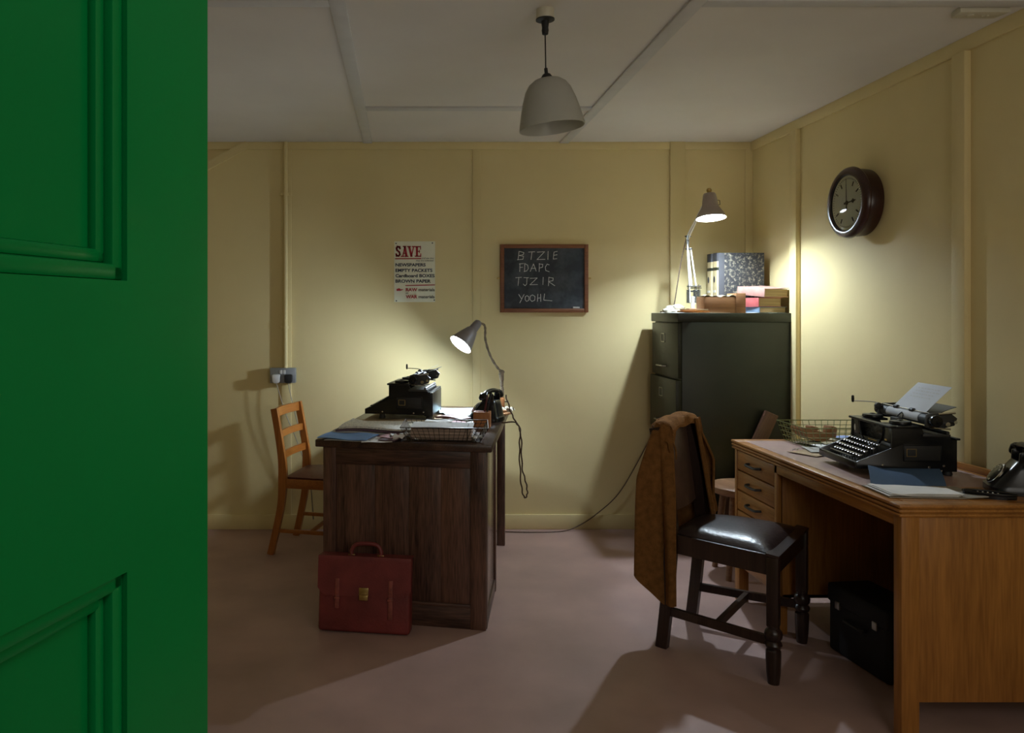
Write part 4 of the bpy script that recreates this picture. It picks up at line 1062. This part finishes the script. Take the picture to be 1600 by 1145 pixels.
for s_ in (-.112, .112):
    q = mb('red_leather_edge').box((s_ - .009, -bdep / 2 - .010, .150), (s_ + .009, -bdep / 2 - .0055, .215), .0015)
    q.box((s_ - .009, -bdep / 2 - .0075, .060 if s_ > 0 else .095), (s_ + .009, -bdep / 2 - .001, .150), .0015)
    q.box((s_ - .012, -bdep / 2 - .013, .132), (s_ + .012, -bdep / 2 - .001, .142), .002)
    q.build('strap', bc)
lkp = mb('brass').box((-.020, -bdep / 2 - .010, .150), (.020, -bdep / 2 - .0055, .182), .002).box((-.018, -bdep / 2 - .012, .132), (.018, -bdep / 2 - .001, .152), .002).box((-.010, -bdep / 2 - .014, .155), (.010, -bdep / 2 - .009, .163), .001)
lkp.cyl((0, -bdep / 2 - .011, .142), (0, -bdep / 2 - .014, .142), .005, seg=12); lkp.build('lock', bc, label='brass lock')
hpts = smooth_path([(-.062, -.010, bhei + .004), (-.063, -.010, bhei + .022), (-.050, -.010, bhei + .044), (-.025, -.010, bhei + .052), (.025, -.010, bhei + .052), (.050, -.010, bhei + .044), (.063, -.010, bhei + .022), (.062, -.010, bhei + .004)], 5)
mb('red_leather').tube(hpts, .0085, 10).build('handle', bc)
for s_ in (-1, 1): mb('brass').box((s_ * .062 - .014, -.018, bhei + .0045), (s_ * .062 + .014, -.002, bhei + .0085), .0015).build('handle_plate', bc)

# ------------------------------------------------------------------ ladder back chair at the left desk (local: +X forward to the seat front, +Y to its left = away from camera)
lc = thing('ladder_back_chair', 'orange wood ladder back chair at the left of the dark desk', 'chair', (-.620, 4.435, 0), math.radians(-13.5))
hw_ = .182
for s_ in (-1, 1):
    q = mb('orange_wood')
    pts = smooth_path([(-.068, s_ * (hw_ + .006), 0), (-.040, s_ * (hw_ + .004), .12), (-.008, s_ * hw_, .28), (0, s_ * hw_, .41), (-.004, s_ * hw_, .52), (-.030, s_ * (hw_ - .002), .68), (-.052, s_ * (hw_ - .004), .795)], 5)
    q.beam(pts, [.026] * len(pts), [.036 + .010 * math.exp(-((p.z - .42) / .12) ** 2) for p in pts], up=(1, 0, 0)); q.build('rear_post', lc)
    q = mb('orange_wood').beam([(.36, s_ * (hw_ + .010), 0), (.36, s_ * (hw_ + .010), .415)], [.026, .034], [.026, .034], up=(1, 0, 0)); q.build('front_leg', lc)
    mb('orange_wood_x').box((.016, s_ * hw_ - .010, .365), (.345, s_ * hw_ + .010, .415), .003).build('side_rail', lc)
    mb('orange_wood_x').box((-.026, s_ * (hw_ + .003) - .007, .122), (.352, s_ * (hw_ + .003) + .007, .142), .002).build('stretcher', lc)
mb('orange_wood_x').box((.342, -hw_, .360), (.362, hw_, .415), .003).build('front_rail', lc)
mb('orange_wood_x').box((.0, -hw_, .365), (.018, hw_, .415), .003).build('rear_rail', lc)
mb('orange_wood_x').box((.15, -hw_, .124), (.17, hw_, .140), .002).build('stretcher', lc)
for z_, h_ in ((.535, .040), (.650, .038), (.770, .050)):
    xo = -.006 if z_ < .6 else (-.024 if z_ < .7 else -.046)
    pts = [(xo - .018 * math.sin(PI * k_ / 10), -hw_ + 2 * hw_ * k_ / 10, z_) for k_ in range(11)]
    mb('orange_wood_x').beam(pts, .013, h_).build('back_slat', lc)
q = mb('maroon_leather')
def seatf(lx, ly, th, x0_, mx_=None):
    return lambda u, v: (x0_ + u * lx, (v - .5) * ly * (1 - .0 * u), th * (1 - (2 * u - 1) ** 6) * (1 - (2 * v - 1) ** 6))
q.sheet(lambda u, v: (.012 + u * .335, (v - .5) * (.345 + .02 * u), .418 + .020 * (1 - (2 * u - 1) ** 4) * (1 - (2 * v - 1) ** 4)), 14, 14, .012); q.build('seat_pad', lc)

# ------------------------------------------------------------------ dark chair with coat (local: +X forward, +Y away from camera)
rc = thing('dining_chair', 'dark wood chair with dark leather seat in front of the honey desk', 'chair', (1.129, 3.220, 0), math.atan2(-.626, .78))
SZ = .455
for s_ in (-1, 1):
    nm_b, nm_f = 'rear_leg', 'front_leg'
    q = mb('umber')
    pts = smooth_path([(-.004, s_ * .170, 0), (.018, s_ * .172, .20), (.034, s_ * .174, .40), (.034, s_ * .174, .50), (.012, s_ * .172, .68), (-.030, s_ * .168, .865)], 5)
    q.beam(pts, .032, [.044] * len(pts), up=(1, 0, 0)); q.build('rear_post', rc)
    q = mb('umber').box((.398, s_ * .222 - .020, .205), (.438, s_ * .222 + .020, SZ - .004), .003)
    q.lathe([(.0195, 0), (.024, .04), (.026, .10), (.0255, .118), (.020, .124), (.026, .130), (.030, .140), (.026, .150), (.022, .154), (.029, .164), (.031, .176), (.028, .188), (.021, .196), (.021, .210)], 20, T(.418, s_ * .222, 0))
    q.build('front_leg', rc)
    a_, b_ = Vector((.036, s_ * .174, SZ - .034)), Vector((.410, s_ * .222, SZ - .034))
    mb('umber').beam([a_, b_], .022, .072).build('seat_rail', rc)
    a_, b_ = Vector((.014, s_ * .172, .150)), Vector((.408, s_ * .222, .150))
    mb('umber').beam([a_, b_], .018, .032).build('stretcher', rc)
mb('umber').beam([(.418, -.21, SZ - .034), (.418, .21, SZ - .034)], .022, .072).build('seat_rail', rc)
mb('umber').beam([(.036, -.17, SZ - .034), (.036, .17, SZ - .034)], .022, .072).build('seat_rail', rc)
mb('umber').beam([(.215, -.196, .150), (.215, .196, .150)], .018, .028).build('stretcher', rc)
# moulded rim that dips round the front of the pad
mb('umber').sheet(lambda u, v: (.395 + .045 * u, (v - .5) * .48, SZ + .004 * (1 - u)), 2, 8, .010).build('seat_rim', rc)
mb('umber').prism([(.03, -.165), (.41, -.21), (.41, .21), (.03, .165)], SZ - .012, SZ - .001).build('seat_base', rc)
q = mb('dark_leather')
def padf(u, v):
    x = .040 + u * .368; hy = .168 + .046 * u
    k_ = (1 - abs(2 * u - 1) ** 5) * (1 - abs(2 * v - 1) ** 5)
    return (x, (2 * v - 1) * hy, SZ + .002 + .030 * k_ ** .75 + .002 * math.sin(u * 9 + v * 4) * k_)
q.sheet(padf, 24, 24, .006); q.build('seat_pad', rc)
q = mb('brown_leather').sheet(lambda u, v: (.010 - .040 * v + .014 * math.sin(PI * u) - .0, (u - .5) * .30, .53 + .31 * v), 10, 10, .022); q.build('back_pad', rc)
mb('umber').beam([(-.030 - .012 * math.sin(PI * k_ / 8), -.17 + .34 * k_ / 8, .845) for k_ in range(9)], .024, .050).build('top_rail', rc)

# coat draped over the back
ct = thing('cardigan', 'golden brown wool cardigan draped over the back of the dark chair', 'cardigan', (1.129, 3.220, 0), math.atan2(-.626, .78))
def coatf(u, v):
    # u: from near front edge (0) round behind the chair to the far front edge (1); v: 0 top .. 1 hem
    top = [(.020, -.140), (-.006, -.180), (-.028, -.166), (-.058, -.08), (-.064, .06), (-.058, .180), (-.010, .196), (.024, .135)]
    low = [(.060, -.205), (.012, -.232), (-.080, -.262), (-.112, -.13), (-.110, .05), (-.085, .20), (.005, .255), (.090, .205)]
    hem = [.185, .175, .295, .36, .37, .38, .40, .415]
    n_ = len(top) - 1
    t = u * n_; i = min(int(t), n_ - 1); q_ = t - i; q_ = q_ * q_ * (3 - 2 * q_) * .5 + q_ * .5
    L = lambda A: (A[i][0] * (1 - q_) + A[i + 1][0] * q_, A[i][1] * (1 - q_) + A[i + 1][1] * q_)
    tx_, ty_ = L(top); bx_, by_ = L(low); hz = hem[i] * (1 - q_) + hem[i + 1] * q_
    zt = .884 - .010 * (1 - u) ** 2 + .006 * math.sin(u * 5) - .02 * max(0, abs(u - .5) - .38) * 8
    k_ = .78 * min(1, v / .36) ** .85 + .22 * v
    fold = .026 * min(1, v * 1.6) * (math.sin(u * 27 + v * 1.1) - .75) + .004 * min(1, v * 2) * math.sin(u * 57 + 1 + v * 4)
    x = tx_ + (bx_ - tx_) * k_; y = ty_ + (by_ - ty_) * k_
    # push folds outward from the chair back centre
    d = Vector((x - .0, y, 0)); d = d.normalized() if d.length > 1e-6 else Vector((1, 0, 0))
    z = zt + (hz - zt) * v
    x += d.x * fold; y += d.y * fold
    return (x, y, z)
mb('coat').sheet(coatf, 90, 40, .006).build('body', ct, smooth=80)
def yoke(u, v):
    # cap over the top rail joining front and back edges
    y = -.181 + .381 * u
    xb = -.062 + .012 * abs(2 * u - 1) ** 3; xf = .022 + .008 * abs(2 * u - 1) ** 2 - .010 * math.sin(PI * u)
    a_ = PI * v
    cx_, rx = (xb + xf) / 2, (xf - xb) / 2
    return (cx_ - rx * math.cos(a_), y, .872 - .014 * (1 - u) ** 2 + .026 * math.sin(a_) ** .7 - .012 * abs(2 * u - 1) ** 4 - .055 * max(0, abs(2 * u - 1) - .84) / .16 + .003 * math.sin(u * 19) - (.018 * v if v > .8 else 0))
mb('coat').sheet(yoke, 30, 14, .006).build('yoke', ct, smooth=80)
q = mb('coat')
pts = [coatf(0.0, k_ / 30) for k_ in range(31)]; q.tube(pts, .0055, 6)
pts = [coatf(1.0, k_ / 30) for k_ in range(31)]; q.tube(pts, .0055, 6)
q.build('edging', ct)
# narrow inner facing hanging in front of the pad at the near shoulder and the far one
mb('coat').sheet(lambda u, v: (.022 + .02 * v + .004 * math.sin(v * 9), -.150 + .045 * u * (1 - v), .872 - .10 * v * (1 + .3 * u)), 6, 8, .005).build('near_lapel', ct, smooth=80)
mb('coat').sheet(lambda u, v: (.026 + .062 * v + .006 * math.sin(u * 6), .125 + (.068 + .01 * v) * u + .03 * v, .874 - .42 * v + .02 * u * v), 8, 14, .006).build('far_lapel', ct, smooth=80)

# ------------------------------------------------------------------ stool behind the right desk
sl = thing('round_stool', 'round wooden stool between the honey desk and the filing cabinet', 'stool', (1.715, 3.945, 0), .4)
mb('stool_wood').lathe([(.150, .412), (.163, .418), (.166, .432), (.163, .446), (.152, .452), (.10, .450), (0, .446)], 40).build('seat', sl)
for k_ in range(4):
    a_ = PI / 2 * k_ + .3
    mb('stool_wood').cyl((.155 * math.cos(a_), .155 * math.sin(a_), 0), (.105 * math.cos(a_), .105 * math.sin(a_), .414), .014, .018, 12).build('leg', sl)
for k_ in range(4):
    a_, b2 = PI / 2 * k_ + .3, PI / 2 * (k_ + 1) + .3
    z_ = .15 + .03 * (k_ % 2); rr = .155 - .05 * z_ / .414
    mb('stool_wood').cyl((rr * math.cos(a_), rr * math.sin(a_), z_), (rr * math.cos(b2), rr * math.sin(b2), z_), .008, seg=8).build('stretcher', sl)
# leaning board behind the desk
lbm = T(1.635, 4.205, .012) @ RY(math.radians(24))
ob = mb('leaning_wood').box((-.038, -.010, 0), (.038, .010, .840), .003).build('leaning_board', mx=lbm)
tag(ob, 'brown wooden board leaning against the filing cabinet', 'board')

# ------------------------------------------------------------------ right desk
RX0, RX1, RY0, RY1 = 1.512, 2.105, 2.384, 3.620
rd = thing('office_desk', 'honey oak office desk along the right wall', 'desk', (0, 0, 0))
q = mb('oak_y')
q.box((RX0, RY0, RZT - .012), (RX1, RY0 + .055, RZT), .0045).box((RX0, RY1 - .055, RZT - .012), (RX1, RY1, RZT), .0045).box((RX0, RY0 + .0555, RZT - .012), (RX0 + .045, RY1 - .0555, RZT), .0045).box((RX1 - .045, RY0 + .0555, RZT - .012), (RX1, RY1 - .0555, RZT), .003)
for k_ in (1, 2):   # three rounded beads run along the front edge
    q.box((RX0 + .0015 * k_, RY0 + .0015 * k_, RZT - .0125 - .0135 * k_), (RX1, RY1 - .002, RZT - .0015 - .0135 * k_), .0048, seg=3)
q.box((RX0 + .012, RY0 + .008, RZT - .041), (RX1, RY1 - .008, RZT - .006))
q.build('desktop', rd)
mb('mauve').box((RX0 + .040, RY0 + .2405, RZT - .012), (RX1 - .04, RY1 - .05, RZT + .0008)).build('writing_surface', rd, label='mauve lino writing surface')
mb('oak_y').box((RX0 + .044, RY0 + .054, RZT - .012), (RX1 - .044, RY0 + .24, RZT + .0004)).build('top_board', rd)
mb('oak_y').box((RX1 - .016, RY0 + .02, RZT), (RX1, RY1, RZT + .024), .003).build('gallery_rail', rd)
mb('oak_y').box((RX0 + .016, RY0 + .05, RZT - .075), (RX0 + .034, RY1 - .38, RZT - .038), .002).build('apron', rd)
# near end panel and legs
mb('oak').box((RX0 + .012, RY0 + .010, 0), (RX0 + .068, RY0 + .050, RZT - .040), .003).build('leg', rd)
mb('oak').box((RX1 - .060, RY0 + .010, 0), (RX1 - .004, RY0 + .050, RZT - .040), .003).build('leg', rd)
mb('oak').box((RX0 + .068, RY0 + .014, .125), (RX1 - .060, RY0 + .032, RZT - .040), .002).build('end_panel', rd)
# drawer pedestal
PY0, PY1 = 3.205, RY1 - .008
mb('oak').box((RX0 + .034, PY0, .150), (RX1 - .02, PY0 + .018, RZT - .040), .001).box((RX0 + .034, PY1 - .018, .150), (RX1 - .02, PY1, RZT - .040), .001).box((RX0 + .04, PY0, .150), (RX1 - .02, PY1, .165), .001).box((RX1 - .04, PY0, .15), (RX1 - .02, PY1, RZT - .04)).build('pedestal', rd)
for y_ in (PY0, PY1 - .022): mb('oak').box((RX0 + .016, y_, .145), (RX0 + .040, y_ + .022, RZT - .040), .002).build('pedestal_stile', rd)
for (x_, y_) in ((RX0 + .016, PY1 - .045), (RX0 + .016, PY0), (RX1 - .065, PY1 - .045), (RX1 - .065, PY0)):
    mb('oak').box((x_, y_, 0), (x_ + .045, y_ + .045, .152), .003).build('leg', rd)
zt = RZT - .046
for k_ in range(4):
    hgt = .088 if k_ < 3 else .255
    d = mb('oak_y').box((RX0 + .018, PY0 + .023, zt - hgt + .003), (RX0 + .048, PY1 - .023, zt), .003).build('drawer', rd)
    ym = (PY0 + PY1) / 2 - .0; zm = zt - (.040 if k_ < 3 else .06)
    q = mb('darksteel').tube(smooth_path([(RX0 + .018, ym - .056, zm), (RX0 + .004, ym - .054, zm), (RX0 - .006, ym - .035, zm - .002), (RX0 - .007, ym + .035, zm - .002), (RX0 + .004, ym + .054, zm), (RX0 + .018, ym + .056, zm)], 4), .0055, 8)
    q.build('handle', d)
    zt -= hgt + .003
mb('oak_y').box((RX1 - .075, RY0 + .04, .10), (RX1 - .060, PY0 + .01, RZT - .040), .002).build('modesty_panel', rd)
mb('oak').cyl((RX0 + .05, RY1 - .006, .64), (RX0 + .05, RY1 + .012, .64), .008, seg=12).build('coat_knob', rd)

# things on the right desk ----------------------------------------
wire_tray('green plated wire tray at the far end of the honey oak desk', 'greenwire', (.178, .130), (.150, .112), .086, 12, 9, 4, (1.902, 3.488, RZT + .001), 0)
bl = thing('rocker_blotter', 'brown wooden rocker blotter lying in the green wire tray', 'blotter', (1.815, 3.500, RZT + .018), math.radians(8))
ar = arc(0, .105, .105, -PI / 2 - .80, -PI / 2 + .80, 14)
q = mb('brown_wood').prism(ar + [(.076, .046), (-.076, .046)], -.040, .040, RX(PI / 2), .003); q.build('rocker', bl)
mb('brown_wood').box((-.02, -.022, .046), (.02, .022, .062), .006).build('knob', bl)
bl.rotation_euler = (0, math.radians(14), math.radians(8))
tag(mb('brown_wood').box((-.022, -.022, 0), (.022, .022, .052), .007, mx=RY(.25)).build('ink_stamp', loc=(1.905, 3.505, RZT + .026), rotz=.5), 'dark wooden stamp block beside the rocker blotter', 'stamp')
flat('loose_sheet', 'paper', .20, .15, (1.86, 3.45, RZT + .005), .3, 'white sheet inside the green wire tray', 'paper', .006, .001)
flat('loose_sheet', 'cream_paper', .18, .17, (1.93, 3.47, RZT + .012), -.15, 'cream envelope on top in the green wire tray', 'paper', .005, .001)
flat('envelope', 'lilac', .10, .16, (1.99, 3.49, RZT + .0205), .05, 'lilac blue envelope in the green wire tray', 'envelope', .004, .001)
flat('loose_sheet', 'tan_paper', .22, .13, (1.73, 3.265, RZT + .002), .5, 'tan sheet projecting from under the typewriter keyboard', 'paper', .003, .001)
flat('loose_sheet', 'grey_paper', .20, .14, (1.80, 3.29, RZT + .0055), -.2, 'grey sheet between typewriter and green wire tray', 'paper', .003, .001)
cl_ = mb('steel').tube([(0, 0, .002), (.012, .004, .006), (.022, -.002, .004), (.030, .005, .008), (.018, .008, .004)], .0018, 6)
tag(cl_.build('paper_clip', loc=(1.640, 3.300, RZT + .004)), 'small steel clip on the tan sheet by the typewriter', 'clip')
# navy folder standing half open against the typewriter
q = mb('navy_card')
q.sheet(lambda u, v: (1.577 + .245 * u + .070 * v, 2.640 + .135 * v - .015 * u, RZT + .004 + .030 * v + .006 * math.sin(v * PI) + (.010 * max(0, .2 - u) * 5 * v)), 14, 8, .0025)
tag(q.build('folder'), 'navy blue card folder leaning on the near side of the typewriter', 'folder')
pf = thing('manila_folder', 'grey manila folder with loose white sheets at the near desk end', 'folder', (1.690, 2.545, RZT), math.radians(-4))
mb('manila').sheet(lambda u, v: ((u - .5) * .30, (v - .5) * .17, .003 + .006 * max(0, u - .75) * 4 * (1 - v)), 12, 5, .003).build('cover', pf)
q = mb('paper')
for k_ in range(4):
    q.sheet(lambda u, v, k_=k_: (-.150 + .215 * u * (1 - .35 * v * 0) + .006 * k_, -.080 + .145 * v * (1 - .35 * u) + .002 * k_, .0065 + .0022 * k_ + .004 * math.sin(u * 9 + k_) * max(0, .4 - u) * 2.2), 12, 5, .0008)
q.build('white_sheets', pf)
pt = thing('pen_tray', 'black bakelite pen tray in front of the near telephone', 'pen tray', (1.858, 2.480, RZT + .0005), math.radians(-35))
q = mb('bakelite'); ov = [(.070 * math.cos(2 * PI * k_ / 28), .026 * math.sin(2 * PI * k_ / 28)) for k_ in range(28)]
q.prism(ov, 0, .012, None, .003); q.build('base', pt)
q = mb('bakelite').tube([(a_ * .98, b_ * .98, .015) for a_, b_ in ov], .004, 8, closed=True); q.build('raised_rim', pt)
for k_ in range(5): mb('chrome').ico((-.030 + .013 * k_, .002 * (k_ % 2), .014), .0032, 2).build('stud', pt)
# black case on the floor in the kneehole
cs_ = thing('black_case', 'black fibre case standing on the floor under the honey desk', 'case', (1.775, 2.93, 0), .12)
mb('navycase').box((-.085, -.16, 0), (.085, .16, .255), .014, seg=3).build('case_body', cs_)
mb('navycase').box((-.090, -.163, .19), (.090, .163, .262), .010, seg=3).build('lid', cs_)
mb('darksteel').tube(smooth_path([(-.088, -.05, .15), (-.103, -.045, .152), (-.106, 0, .152), (-.103, .045, .152), (-.088, .05, .15)], 4), .006, 8).build('handle', cs_)
for y_ in (-.1, .1): mb('steel').box((-.093, y_ - .012, .175), (-.084, y_ + .012, .205), .002).build('catch', cs_)
